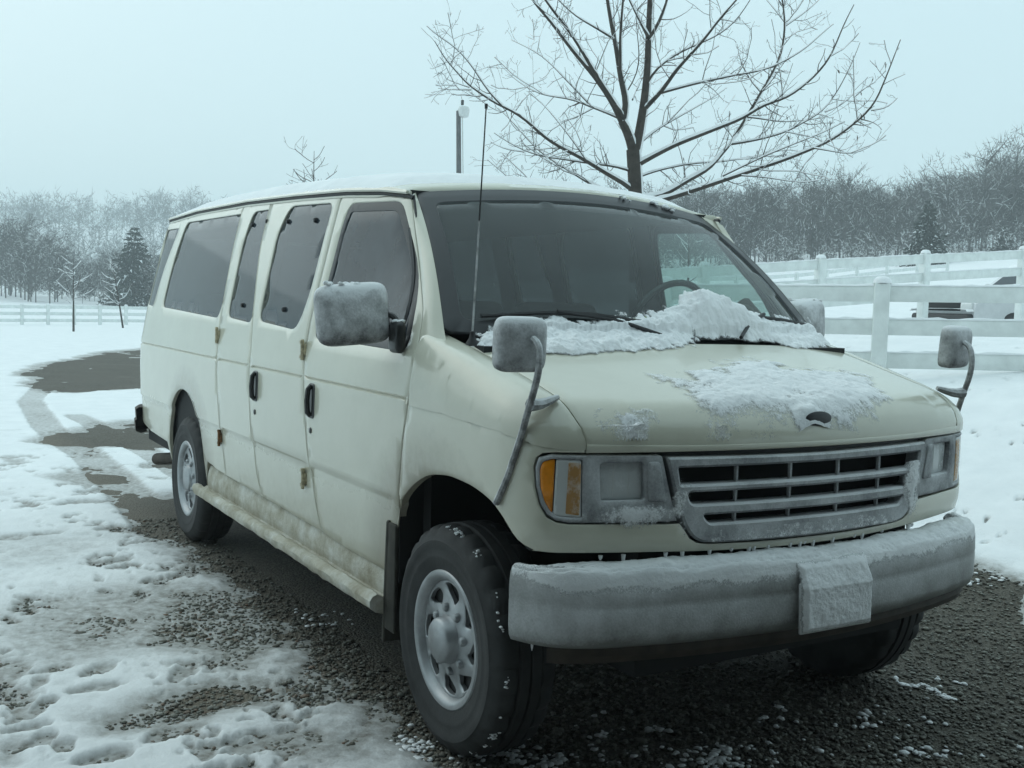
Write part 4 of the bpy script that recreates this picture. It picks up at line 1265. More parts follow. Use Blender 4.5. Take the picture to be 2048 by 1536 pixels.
wi = roundpoly([(-.925, .075), (0, .055), (.925, .075), (.915, .885), (0, .90), (-.915, .885)], [.05, .2, .05, .05, .2, .05])
panel('windshield_border', wo, WS, M['seal'], van, holes=[wi], step=.07, bev=.006, depth=.012)
shield = panel('windshield', offset_loop(resample(wi, .05)[::-1] if area2(wi) < 0 else resample(wi, .05), -.01), lambda u, v, d: WS(u, v, d-.003), M['shield'], van, step=.09, bev=.002, depth=.006)
for sg in (-1, 1):     # A pillar between windshield edge and door seam
    V = []; F = []; n = 26; m = 6
    sp = np.array([p for p in sA if p[1] > 1.34])[::-1]
    for i in range(n):
        b = i/(n-1)*1.05-.06; w = WS(-.998, b, .0)
        zz = 1.37+(1.895-1.37)*i/(n-1)
        xs = np.interp(zz, sp[:, 1], sp[:, 0])+.006
        e = LX(xs, zz, 0)
        for j in range(m):
            t = j/(m-1); p = w*(1-t)+e*t
            nr = np.array([.55, -.8, .2]); p = p+nr*(.014 if sg < 0 else .004)*math.sin(math.pi*t)**.8
            V.append((p[0], p[1]*(-sg), p[2]) if sg > 0 else tuple(p))
        e2 = LX(xs-.004, zz, -.03); V.append((e2[0], -e2[1] if sg > 0 else e2[1], e2[2]))
    m += 1
    F = [(i*m+j, i*m+j+1, (i+1)*m+j+1, (i+1)*m+j) for i in range(n-1) for j in range(m-1)]
    mk('windshield_pillar', V, F, PT, van)
# roof
hdr = [(float(WS(a, 1.01)[0])-.002, float(WS(a, 1.01)[1])) for a in np.linspace(-1, 1, 25)]
ro = [(x, -float(ydrip(x))) for x in np.linspace(-4.86, -.76, 60)]
rp = np.array(ro+[(-.66, -.80)][:0]+[h for h in hdr]+[(x, -y) for x, y in reversed(ro)])
rexx = np.array([(x, s*(float(ydrip(x))-e)) for x in np.linspace(-4.8, -.8, 70) for s in (-1, 1) for e in (.006, .014, .028, .05, .08)])
def roofmap(u, v, d=0.0):
    P = roofz(u, v, d)
    # blend the front edge down onto the windshield header
    t = smooth(np.asarray(u, float), -1.05, -.70)
    a = np.clip(np.asarray(v, float)/.735, -1, 1); zt = 1.985-.045*a*a+.004
    P[..., 2] = P[..., 2]*(1-t)+(np.maximum(zt, 0)+d+np.clip(-.72-.09*a*a-np.asarray(u, float), 0, 1)*.30)*t
    return P
roof = panel('roof', rp, roofmap, PT, van, step=.07, bev=.008, depth=.03, extra=rexx, angle=40, drop=1.2)
for sg in (-1, 1):
    xs = np.linspace(-4.82, -.74, 70)
    Pg = np.stack([xs, -sg*(ydrip(xs)-.004), zdrip(xs)-.016], 1)
    if sg > 0: Pg = np.vstack([Pg, [(-.715, -sg*.785, 1.905)]])
    MB().tube(Pg, .0095, 6).build('drip_rail', M['black'], van)
    Pg = np.stack([xs, -sg*(ydrip(xs)+.004), zdrip(xs)-.003], 1)
    MB().tube(Pg, .008, 6).build('roof_gutter', PT, van)
    if sg > 0: MB().tube(np.array([LX(x+.012, z, -.006)*np.array([1, sg, 1]) for x, z in sA[:26]]), .005, 6).build('pillar_seal', M['black'], van)
# rear wall
zz = np.linspace(.62, 1.99, 20); V = []
for z in zz:
    w = .86+prof(z)
    xr = np.interp(z, [.6, .66, 1.5, 1.75, 1.95, 2.01], [-4.78, -4.905, -4.905, -4.90, -4.86, -4.80])
    V += [(xr, -w, z), (xr-.02, -w*.5, z), (xr-.025, 0, z), (xr-.02, w*.5, z), (xr, w, z)]
mk('rear_doors', V, [(i*5+j, i*5+j+1, (i+1)*5+j+1, (i+1)*5+j) for i in range(19) for j in range(4)], PT, van)
# dark body shell behind the panel gaps, floor, wheel wells
sh = MB()
for sg in (-1, 1):
    xs = np.linspace(-4.8, -.62, 40)
    V = []
    for x in xs:
        V += [(x, -sg*(1.0+prof(z)-.045), z) for z in (.48, .8, 1.15, 1.33)]
    sh.add(V, [(i*4+j, i*4+j+1, (i+1)*4+j+1, (i+1)*4+j) for i in range(39) for j in range(3)])
    for x0, x1 in ((-1.40, -1.26), (-2.28, -2.13), (-2.90, -2.72), (-4.42, -4.26)):   # pillars
        V = []
        for z in np.linspace(1.33, 1.97, 8):
            o_ = np.interp(z, [1.33, 1.97], [0, .0]); yy = -sg*(1.0+prof(z)-.05)
            V += [(x0+o_, yy, z), (x1+o_, yy, z)]
        sh.add(V, [(i*2, i*2+1, (i+1)*2+1, (i+1)*2) for i in range(7)])
sh.build('body_shell', M['interior'], van)
fl = MB(); fl.box((-2.7, 0, .50), (4.2, 1.86, .06)); fl.box((.05, 0, .62), (1.0, 1.2, .5)); fl.box((-.30, 0, .80), (.06, 1.8, .55)); fl.box((.17, 0, .98), (.7, 1.3, .2))
for s in (-1, 1):
    fl.box((-.38, s*.80, .74), (.05, .36, .50)); fl.box((0, s*.58, .75), (.9, .04, .6)); fl.box((0, s*.76, 1.02), (.72, .36, .04)); fl.box((.42, s*.76, .90), (.04, .30, .26))
    fl.box((-3.5, s*.60, .62), (.95, .04, .5))
fl.box((-2.0, -.3, .36), (3.4, .10, .14)); fl.box((-2.0, .3, .36), (3.4, .10, .14)); fl.box((0, 0, .36), (.13, 1.4, .12)); fl.box((-3.5, 0, .38), (.16, 1.4, .16)); fl.box((-.1, 0, .47), (1.0, .7, .25))
fl.build('chassis', M['under'], van, smooth=False)
for s in (-1, 1):   # rear wheel well arches
    V = []; n = 16
    for k in range(n+1):
        a = math.pi*k/n; V += [(-3.505+.47*math.cos(a), -s*.965, .50+.47*math.sin(a)), (-3.505+.47*math.cos(a), -s*.58, .50+.47*math.sin(a))]
    mk('wheel_well', V, [(2*k, 2*k+1, 2*k+3, 2*k+2) for k in range(n)], M['under'], van)
MB().box((-2.75, 0, 1.93), (3.9, 1.55, .03)).box((-4.78, 0, 1.3), (.03, 1.6, 1.2)).build('headliner', M['interior'], van)

# ---- grille, lamps
def LF(off): return lambda u, v, d: LS(u, v, d+off)
gout = roundpoly([(.578, 1.063), (.552, .965), (.505, .845), (.46, .800), (.30, .793), (0, .790), (-.30, .793), (-.46, .800), (-.505, .845), (-.552, .965), (-.578, 1.063), (0, 1.058)], [.006, .1, .05, .06, .1, .1, .1, .06, .05, .1, .006, .1])
def slot(z0, z1, w0, w1, r=.018): return roundpoly([(w1, z1), (w0, z0), (-w0, z0), (-w1, z1)], r)
gr = panel('grille', gout, LF(.004), M['grey'], van, holes=[slot(.978, 1.030, .528, .538, .006), slot(.917, .955, .490, .505, .018), slot(.857, .884, .425, .448, .013)], step=.04, bev=.007, depth=.05, drop=.9)
for s in (-.32, -.107, .107, .32):
    P = [LS(s, z, -.022) for z in np.linspace(.85, 1.035, 6)]
    MB().tube(P, .007, 6).build('grille_bar', M['grey'], gr)
rad = panel('radiator', np.array([(-.56, .80), (.56, .80), (.56, 1.06), (-.56, 1.06)]), LF(-.11), M['void'], van, step=.1)
# dark strip above and behind the lamps
for q in (-1, 1): panel('lamp_backing', np.array([(q*.57, .86), (q*1.0, .86), (q*1.0, 1.09), (q*.60, 1.09)]), LF(-.045), M['black'], van, step=.06)
panel('header_strip', np.array([(-.62, 1.055), (.62, 1.055), (.62, 1.095), (-.62, 1.095)]), LF(-.03), M['black'], van, step=.06)
bez_o = np.array([(.935, 1.073), (.60, 1.069), (.590, 1.064), (.564, .965), (.534, .868), (.70, .870), (.88, .874), (.918, .880), (.946, .896), (.967, .928), (.981, .978), (.986, 1.032), (.976, 1.062)])
hole_h = roundpoly([(.79, 1.048), (.648, 1.048), (.642, .935), (.782, .935)], .012)
hole_s = roundpoly([(.842, 1.058), (.935, 1.060), (.963, 1.050), (.972, 1.028), (.968, .975), (.954, .934), (.935, .906), (.91, .892), (.838, .888)], .006)
for sg in (1, -1):
    mp = lambda off: (lambda u, v, d: LS(np.asarray(u)*sg, v, d+off))
    fl_ = (lambda F: F) if sg > 0 else (lambda F: [tuple(reversed(f)) for f in F])
    V, F = panel_geo(bez_o, mp(-.004), [hole_h, hole_s], step=.03, bev=.004, depth=.03)
    bz = mk('lamp_bezel', V, fl_(F), M['grey'], van)
    V, F = panel_geo(hole_h, mp(-.022), step=.03, bev=.006, depth=.01)
    mk('headlight', V, fl_(F), M['lens'], bz)
    V, F = panel_geo(roundpoly([(.60, 1.05), (.638, 1.05), (.634, .93), (.576, .93)], .01), mp(.003), step=.03, bev=.003, depth=.006); mk('bezel_inset', V, fl_(F), M['black'] if False else M['grey'], bz)
    for k in range(5):   # fluting on the sealed beam
        s = .665+.025*k
        MB().tube([LS(s*sg, z, -.0235) for z in np.linspace(.945, 1.04, 5)], .0025, 5).build('lens_flute', M['clear'], bz) if k in (1, 3) else None
    amb = np.array([p for p in resample(hole_s, .01)])
    ai = roundpoly([(.925, 1.060), (.963, 1.050), (.972, 1.028), (.968, .975), (.954, .934), (.935, .906), (.929, .902)], .008)
    ci = roundpoly([(.845, 1.057), (.921, 1.059), (.926, .898), (.91, .893), (.841, .889)], .006)
    V, F = panel_geo(ai, mp(-.006), step=.02, bev=.004, depth=.02); mk('side_marker', V, fl_(F), M['amber'], bz)
    V, F = panel_geo(ci, mp(-.006), step=.02, bev=.004, depth=.02); mk('turn_signal', V, fl_(F), M['clear'], bz)
    V, F = panel_geo(roundpoly([(.846, 1.050), (.884, 1.052), (.889, .900), (.846, .895)], .005), mp(-.0045), step=.02, bev=.002, depth=.006); mk('amber_reflector', V, fl_(F), M['amberdim'], bz)

# ---- front bumper
def bumper_geo(prof_, smax, n=90, ext=0.0):
    V = []; m = len(prof_)
    for k in range(n):
        s = -smax+2*smax*k/(n-1); a = abs(s)
        ox, oy = np.interp(a, SS, OUT[:, 0]), np.interp(a, SS, OUT[:, 1]); nx, ny = np.interp(a, SS, NRM[:, 0]), np.interp(a, SS, NRM[:, 1])
        f = 1-.62*float(smooth(a, .78, 1.02))
        for (q, z) in prof_: V.append((ox+nx*q*f, -math.copysign(oy+ny*q*f, s), z))
    F = [(k*m+i, k*m+i+1, (k+1)*m+i+1, (k+1)*m+i) for k in range(n-1) for i in range(m-1)]
    F += [tuple(range(m)), tuple((n-1)*m+i for i in range(m))[::-1]]
    return V, F
bp = [(-.05, .728), (-.02, .742), (.03, .744), (.065, .738), (.085, .722), (.094, .70), (.097, .655), (.0945, .646), (.097, .637), (.096, .565), (.086, .535), (.062, .518), (.0, .512)]
V, F = bumper_geo(bp, 1.035)
bumper = mk('front_bumper', V, F, M['bumper'], van, angle=50)
V, F = bumper_geo([(.02, .52), (.045, .515), (.05, .49), (.035, .465), (.02, .465)], .93, 60)
mk('air_dam', V, F, M['brown'], van)
MB().box((.64, -.55, .62), (.12, .06, .14)).box((.64, .55, .62), (.12, .06, .14)).build('bumper_bracket', M['under'], van)
rot = Matrix.Rotation(math.radians(-3), 4, 'Y')
pl = MB().box((.800, -.015, .597), (.012, .31, .158), rot, .012).build('licence_plate', M['plate'], van)
MB().box((.788, -.015, .60), (.02, .25, .13), rot, .004).build('plate_bracket', M['black'], pl)

# ---- wheels
def tyre_mesh():
    w = .116; n = 84
    prof_ = [(.200, -.088), (.222, -.100), (.248, -.111), (.27, -.114), (.276, -.1165), (.282, -w), (.305, -w-.001), (.310, -w-.0035), (.330, -.1195), (.334, -.1155), (.345, -.112), (.362, -.103), (.374, -.094), (.380, -.082), (.3835, -.070), (.3835, -.048), (.375, -.045), (.375, -.038), (.385, -.035), (.385, -.006), (.375, -.004), (.375, .004), (.385, .006), (.385, .035), (.375, .038), (.375, .045), (.3835, .048), (.3835, .070), (.380, .082), (.374, .094), (.362, .103), (.345, .112), (.285, w), (.222, .10), (.20, .088)]
    V, F = lathe_geo(prof_, n); V = np.array(V); m = len(prof_)
    for k in range(n):
        if k % 3 == 0:
            for i, (r, h) in enumerate(prof_):
                if abs(h) > .047 and r > .36:
                    q = k*m+i; f = (r-.011)/r; V[q, 0] *= f; V[q, 2] *= f
    return V, F
def face_mesh():
    c = np.linspace(0, 2*math.pi, 73)[:-1]
    outer = np.stack([.196*np.cos(c), .196*np.sin(c)], 1); holes = []
    for k in range(8):
        a = 2*math.pi*k/8
        pts = []
        for r, da in ((.120, -.12), (.150, -.24), (.181, -.30), (.187, -.06), (.186, .13), (.166, .14), (.132, .02)):
            t = a+da+(.30 if r > .15 else .12); pts.append((r*math.cos(t), r*math.sin(t)))
        holes.append(roundpoly(pts, .008, 4))
    def mp(u, v, d):
        r = np.hypot(u, v); y = np.interp(r, [0, .08, .10, .13, .17, .185, .196], [.0, .0, .004, .013, .016, .010, .012])
        return np.stack([np.asarray(u, float), y-d, np.asarray(v, float)], -1)
    return panel_geo(outer, mp, holes, step=.022, bev=.004, depth=.018)
TYV, TYF = tyre_mesh(); FCV, FCF = face_mesh()
def wheel(x, y, z, sg, spin, name='wheel', rear=False):
    rt = empty(name, (x, y, z), van); rt.rotation_euler = (0, spin, 0)
    fl = lambda V: np.array(V)*np.array([1, sg, 1])
    ff = lambda F: F if sg > 0 else [tuple(reversed(f)) for f in F]
    mk('tyre', fl(TYV), ff(TYF), M['tyre'], rt, angle=30)
    yo = -.090
    b = MB(); V, F = lathe_geo([(.205, -.092), (.226, -.098), (.232, -.104), (.228, -.109), (.218, -.110), (.205, -.103), (.197, -.090), (.192, -.075)], 56); b.add(fl(V), ff(F)); b.build('rim', M['rim'], rt)
    mk('wheel_cover', fl(FCV+np.array([0, yo-.005, 0])), ff(FCF), M['rim'], rt)
    b = MB(); V, F = lathe_geo([(.198, -.062), (.10, -.055), (0, -.055)], 30); b.add(fl(V), ff(F)); b.build('brake_drum', M['rimdark'], rt)
    dep = .044 if not rear else .022
    b = MB(); V, F = lathe_geo([(.084, yo-.002), (.080, yo-.010), (.076, yo-.018), (.074, yo-dep*.8), (.066, yo-dep), (.03, yo-dep-.006), (0, yo-dep-.007)], 36); b.add(fl(V), ff(F)); b.build('hub_cap', M['rim'], rt)
    for k in range(8):
        a = 2*math.pi*(k+.5)/8; cx, cz = .105*math.cos(a), .105*math.sin(a)
        b = MB(); V, F = lathe_geo([(0, -.014), (.011, -.012), (.016, -.003), (.016, .014)], 10)
        b.add([(p[0]+cx, (p[1]+yo)*sg, p[2]+cz) for p in V], F); b.build('lug_nut', M['rim'], rt)
    return rt
wheel(0, -.868, .383, 1, .2); wheel(0, .868, .383, -1, .5)
wheel(-3.505, -.868, .383, 1, .9, rear=True); wheel(-3.505, .868, .383, -1, .1, rear=True)
for s in (-1, 1):
    fpl = MB().box((-.445, s*.885, .475), (.022, .225, .46), Matrix.Rotation(math.radians(3), 4, 'Y'), .008); fpl.box((-.405, s*.987, .50), (.085, .016, .40), None, .006); fpl.build('mud_flap', M['flap'], van)
    # rocker and running board
    V = []; xs = np.linspace(-3.02, -.455, 30)
    for x in xs: V += [(x, s*.955, .535), (x, s*.966, .50), (x, s*.972, .46), (x, s*.970, .40)]
    mk('rocker_panel', V, [(i*4+j, i*4+j+1, (i+1)*4+j+1, (i+1)*4+j) for i in range(29) for j in range(3)], M['board'], van)
    V = []; xs = np.linspace(-3.06, -.45, 44); pr_ = [(.90, .405), (.965, .41), (.985, .402), (.998, .418), (1.022, .428), (1.042, .422), (1.052, .404), (1.048, .378), (1.028, .362), (.99, .356), (.90, .365)]
    rj = np.random.default_rng(4)
    for x in xs: V += [(x, s*(y+rj.normal()*.0015), z+rj.normal()*.002) for y, z in pr_]
    m = len(pr_); F = [(i*m+j, i*m+(j+1) % m, (i+1)*m+(j+1) % m, (i+1)*m+j) for i in range(43) for j in range(m)]+[tuple(range(m)), tuple(43*m+i for i in range(m))]
    rb = mk('running_board', V, F, M['board'], van)
    for k in range(4):
        MB().tube([(-3.0, s*(.912+.014*k), .413), (-.5, s*(.912+.014*k), .413)], .0035, 5).build('tread_rib', M['brown'], rb)
# rear bumper and tailpipe
V = []; path = [(-4.74, -1.0), (-4.92, -.985), (-5.01, -.93), (-5.02, -.7), (-5.03, 0), (-5.02, .7), (-4.99, .93), (-4.90, .985), (-4.72, 1.0)]
path = smoothline(np.array(path), 34); T_ = np.gradient(path, axis=0); T_ /= np.linalg.norm(T_, axis=1)[:, None]; N_ = np.stack([-T_[:, 1], T_[:, 0]], 1)*-1
rbp = [(-.05, .70), (.01, .705), (.03, .69), (.025, .62), (.035, .61), (.03, .535), (.0, .52), (-.05, .53)]
for p, n_ in zip(path, N_):
    for q, z in rbp: V.append((p[0]+n_[0]*q*-1, p[1]+n_[1]*q*-1, z))
m = len(rbp)
mk('rear_bumper', V, [(i*m+j, i*m+j+1, (i+1)*m+j+1, (i+1)*m+j) for i in range(33) for j in range(m-1)], M['brown'], van)
MB().tube([(-3.95, -.72, .44), (-4.2, -.80, .42), (-4.45, -.86, .37), (-4.66, -.90, .34)], .042, 12, True).build('tailpipe', M['brown'], van)

# ---- handles, locks, hinges
for par, x, sgs in ((fd, -1.235, 1), (sd1, -2.03, 1), (fdl, -1.235, -1)):
    poly = roundpoly([(x-.038, 1.145), (x+.038, 1.145), (x+.038, .995), (x-.038, .995)], .022)
    V, F = panel_geo(poly, lambda u, v, d: LX(u, v, d+.004), step=.03, bev=.004, depth=.01)
    fx = (lambda F: F) if sgs > 0 else (lambda F: [tuple(reversed(f)) for f in F])
    h = mk('door_handle', V*np.array([1, sgs, 1]), fx(F), M['handle'], par)
    P = [LX(x+.004, z, o_)*np.array([1, sgs, 1]) for z, o_ in ((1.135, .004), (1.12, .018), (1.07, .022), (1.02, .018), (1.008, .004))]
    MB().tube(P, .012, 8).build('handle_grip', M['handle'], h)
    p = LX(x-.005, .942)
    V, F = lathe_geo([(0, -.006), (.011, -.005), (.014, 0), (.014, .004)], 12)
    MB().add([(a+p[0], (b+p[1])*sgs, c+p[2]) for a, b, c in V], F).build('door_lock', M['handle'], par)
for x, z, mat, par in ((-2.80, 1.29, 'hinge', sd2), (-2.695, .735, 'rust', sd2), (-1.40, 1.28, 'hinge', fd), (-1.345, .72, 'hinge', fd)):
    h = MB()
    p = LX(x, z, .004)
    h.box(p, (.05, .012, .05), None, .003); h.tube([p+np.array([.012, -.010, -.045]), p+np.array([.012, -.010, .045])], .008, 8)
    h.box(p+np.array([-.012, -.004, .032]), (.03, .012, .014), None, .002); h.box(p+np.array([-.012, -.004, -.032]), (.03, .012, .014), None, .002)
    h.build('door_hinge', M[mat], par)

# ---- mirrors
def rounded_shell(c, w, h, t, rot, name, mat, par, bulge=.02):
    """mirror housing: rounded-square dish, flat glass side and domed back"""
    n = 40; V = []; F = []
    sup = lambda a, r: (math.copysign(abs(math.cos(a))**.36, math.cos(a))*w/2*r, math.copysign(abs(math.sin(a))**.36, math.sin(a))*h/2*r)
    lay = [(.0, bulge), (.45, bulge*.93), (.75, bulge*.7), (.92, bulge*.25), (1.0, -t*.25), (1.0, -t*.85), (.97, -t), (.93, -t), (.92, -t*.93), (0.0, -t*.93)]
    for r, x in lay:
        for k in range(n):
            y, z = sup(2*math.pi*k/n, r); V.append((x, y, z))
    F = [(i*n+k, i*n+(k+1) % n, (i+1)*n+(k+1) % n, (i+1)*n+k) for i in range(len(lay)-1) for k in range(n)]
    V = np.array(V) @ np.array(rot.to_3x3()).T+np.array(c)
    return mk(name, V, F, mat, par, angle=60)
for sg in (-1, 1):   # convex mirrors on the fenders
    f = np.array([1, -sg, 1])
    m = empty('fender_mirror', (0, 0, 0), van)
    rot = Matrix.Rotation(math.radians(-10*(-sg)), 4, 'Z') @ Matrix.Rotation(math.radians(4), 4, 'Y')
    if sg < 0:
        pass
    c = np.array([.455, -.975, 1.385])*f
    hd_ = rounded_shell(c, .158, .162, .045, rot, 'mirror_head', M['mirror'], m)
    arm = np.array([(.485, -.958, 1.405), (.515, -.955, 1.395), (.525, -.957, 1.34), (.515, -.962, 1.28), (.490, -.965, 1.22), (.455, -.972, 1.12), (.405, -.985, .99), (.355, -.993, .905)])*f
    MB().tube(smoothline(arm, 30), .0105, 8).build('mirror_arm', M['arm'], m)
    br = np.array([(.488, -.965, 1.215), (.480, -.930, 1.212), (.468, -.885, 1.222), (.458, -.850, 1.232)])*f
    MB().tube(smoothline(br, 8), [.020, .019, .017, .016, .014, .013, .011, .008], 8).build('mirror_bracket', M['arm'], m)
    # door mirrors
    m2 = empty('door_mirror', (0, 0, 0), van)
    rot2 = Matrix.Rotation(math.radians(-14*(-sg)), 4, 'Z') @ Matrix.Rotation(math.radians(6), 4, 'X')
    c2 = np.array([-.47, -1.125, 1.452])*f
    rounded_shell(c2, .262, .222, .075, rot2, 'mirror_head', M['mirror'], m2, .035)
    a2 = np.array([(-.485, -1.04, 1.43), (-.46, -1.005, 1.455), (-.43, -.985, 1.45), (-.41, -.975, 1.41)])*f
    MB().tube(smoothline(a2, 12), .011, 8).build('mirror_arm', M['handle'], m2)
    b2 = MB().box(np.array([-.402, -.985, 1.375])*f, (.085, .04, .115), None, .018); b2.build('mirror_base', M['handle'], m2)

# ---- antenna, wipers
an = empty('antenna', (0, 0, 0), van)
ab = DM(-.10, -.842)
V, F = lathe_geo([(0, .045), (.008, .042), (.012, .02), (.022, .004), (.026, -.006)], 14)
MB().add([(x+ab[0], z+ab[1], y+ab[2]) for x, y, z in V], F).build('antenna_base', M['black'], an)
tip = np.array([-.124+.005, -.80, 2.171]); bs = np.array([ab[0], ab[1], ab[2]+.03])
MB().tube([bs, bs*.5+tip*.5], [.0042, .0038], 6).build('antenna_lower_mast', M['arm'], an)
MB().tube([bs*.5+tip*.5, tip], [.0032, .0026], 6).tube([tip-np.array([0, 0, .01]), tip+np.array([0, 0, .006])], [.006, .006], 6).build('antenna_upper_mast', M['handle'], an)
for path, arm in (([(-.86, .075), (-.6, .10), (-.40, .098), (-.16, .060)], [(-.55, .10), (-.30, .06), (-.12, -.02)]), ([(.28, .12), (.5, .11), (.75, .09), (.92, .06)], [(.60, .115), (.45, .06), (.32, -.03)])):
    w = empty('wiper', (0, 0, 0), van)
    P = np.array([WS(a, b, .016) for a, b in path]); MB().tube(smoothline(P, 20), .008, 6).build('wiper_blade', M['black'], w)
    P = np.array([WS(a, b, .024) for a, b in arm]); MB().tube(smoothline(P, 12), .008, 6).build('wiper_arm', M['black'], w)

# ---- interior
dsh = MB(); n = 24; V = []
for k in range(n):
    yy = -.84+1.68*k/(n-1); x0 = float(WS(yy/.9, .03)[0])-.02
    V += [(x0, yy, 1.395), (x0-.18, yy, 1.415), (x0-.34, yy, 1.40), (x0-.42, yy, 1.33), (x0-.40, yy, 1.05)]
dsh.add(V, [(k*5+i, k*5+i+1, (k+1)*5+i+1, (k+1)*5+i) for k in range(n-1) for i in range(4)])
dsh.build('dashboard', M['interior'], van)
MB().box((-.15, 0, 1.15), (.3, 1.7, .42)).build('firewall', M['interior'], van, smooth=False)
stw = empty('steering_wheel', (0, 0, 0), van)
ring = [np.array([-.64, .43, 1.44])+.195*math.cos(a)*np.array([0, 1, 0])+.195*math.sin(a)*np.array([.42, 0, .907]) for a in np.linspace(0, 2*math.pi, 33)]
MB().tube(ring, .015, 8, False).build('wheel_rim', M['handle'], stw)
MB().tube([(-.64, .43, 1.44), (-.40, .43, 1.30)], .035, 8).tube([(-.64, .25, 1.44), (-.645, .43, 1.43), (-.64, .61, 1.44)], .014, 6).build('steering_column', M['handle'], stw)
for x, ys_, wd in ((-1.25, (-.45, .45), .5), (-2.2, (0.0,), 1.35), (-3.1, (0.0,), 1.35), (-4.0, (0.0,), 1.5)):
    for yy in ys_:
        s = empty('seat', (x, yy, .53), van)
        MB().box((0, 0, .40), (.52, wd, .18), None, .06).build('seat_cushion', M['seat'], s)
        MB().box((-.30, 0, .70), (.16, wd, .58), Matrix.Rotation(math.radians(-10), 4, 'Y'), .07).build('seat_back', M['seat'], s)
        MB().box((0, 0, .16), (.4, wd*.8, .32)).build('seat_base', M['interior'], s)

# ------------------------------------------------------------------ snow lying on the van
def blanket(name, us, vs, mapf, thf, label, mat=None, updir=(0, 0, 1.0), cat='snow'):
    U, Vv = np.meshgrid(us, vs); th = thf(U, Vv)
    P = mapf(U, Vv); P = P+np.array(updir)*np.where(th > 0, th, np.maximum(th, -.02))[..., None]
    m = len(us); n = len(vs); i = np.arange(n-1)[:, None]*m; j = np.arange(m-1)[None]
    F = np.stack([i+j, i+j+1, i+m+j+1, i+m+j], -1).reshape(-1, 4)
    keep = (th.ravel()[F] > -.001).any(1); F = F[keep]
    used = np.unique(F); rm = np.full(m*n, -1); rm[used] = np.arange(len(used))
    o = mk(name, P.reshape(-1, 3)[used], rm[F], mat or M['powder'], angle=None, attr={'th': th.ravel()[used]})
    tag(o, label, cat, kind='stuff'); return o

def polyfield(x, y, poly, soft):
    ins = inpoly(x, y, poly); d = polydist(x, y, poly); return np.where(ins, d, -d)/soft

hs_poly = np.array([(.335, -.425), (.47, -.37), (.575, -.42), (.645, -.43), (.672, -.28), (.700, -.12), (.705, .0), (.672, .12), (.58, .417), (.40, .56), (.30, .50), (.30, .2), (.20, .15), (.235, -.05), (.36, -.12), (.34, -.25), (.43, -.30)])
def hood_th(x, y):
    n = fbm(x*1.0, y*.55, 4, 9, .6); n2 = fbm(x+5, y, 4, 34, .6)
    f = polyfield(x, y, hs_poly, .10)
    f = np.maximum(f, polyfield(x, y, np.array([(.27, -.10), (.22, .05), (.25, .25), (.28, .26), (.29, .02)]), .05))
    f = np.maximum(f, -.15-.5*(((x-.585)/.10)**2+((y+.70)/.15)**2)**.5)
    lump = 2.4*np.exp(-(((x-.672)/.028)**2+((y+.03)/.055)**2))
    return .013*(np.clip(f+.25, -1.2, 1.1)*1.0+n*2.1+n2*.8+lump)-.001
blanket('snow_patch', np.linspace(.14, .688, 210), np.linspace(-.84, .72, 420), lambda u, v: DM(u, v), hood_th, 'thin windblown snow patch on the van hood')

def base_xy(x, y):
    xf = .02-.10*(y/.85)**2; a = y/.9; xb = -.03-.17*a*a; xt = -.72-.09*a*a; zt = 1.985-.045*a*a
    b = (xb-x)/(xb-xt); zw = 1.40+(zt-1.40)*b+.02
    t = np.clip((xf-x)/(xf-xb+1e-6), 0, 1); zcw = dome(np.maximum(x, xf), y)*(1-t)+1.40*t
    return np.stack([x, y, np.where(x < xb, zw, zcw)], -1)
cow_poly = np.array([(-.07, -.86), (-.015, -.79), (.085, -.64), (.105, -.55), (.105, -.40), (.095, -.22), (.06, .0), (.0, .07), (-.035, .10), (-.04, .42), (-.02, .46), (.0, .52), (.0, .62), (-.06, .82), (-.13, .90), (-.24, .90), (-.20, .75), (-.17, .60), (-.155, .48), (-.185, .36), (-.205, .27), (-.19, .17), (-.13, .10), (-.11, -.05), (-.095, -.25), (-.11, -.45), (-.15, -.62), (-.17, -.80)])
def cowl_th(x, y):
    n = fbm(x, y, 4, 14, .6); n2 = fbm(x-3, y+7, 4, 42, .6)
    f = polyfield(x, y, cow_poly, .05)
    heap = np.exp(-((y-.20)/.13)**2-((x+.115)/.07)**2)*.055+np.exp(-((y-.36)/.10)**2-((x+.10)/.05)**2)*.03
    return .022*(np.clip(f, -1.2, 1.0)+n*1.9+n2*1.0)+heap*(f > -.6)
blanket('snow_drift', np.linspace(-.32, .14, 150), np.linspace(-.92, .92, 460), base_xy, cowl_th, 'drift of snow piled along the base of the windshield')

def roof_th(x, y):
    n = fbm(x, y, 3, 2.2); n2 = fbm(x, y, 4, 16, .6)
    e = ydrip(x)-np.abs(y); ed = np.minimum(e, np.minimum(x+4.84, -x-.80-.09*(y/.735)**2)*.8)
    return .022*np.clip(ed/.10, -.6, 1)**1.0*(1+n*.9)+n2*.007-.003
blanket('snow_layer', np.linspace(-4.86, -.80, 260), np.linspace(-.83, .83, 150), lambda u, v: roofmap(u, v), roof_th, 'smooth layer of snow on the van roof', M['snow'])

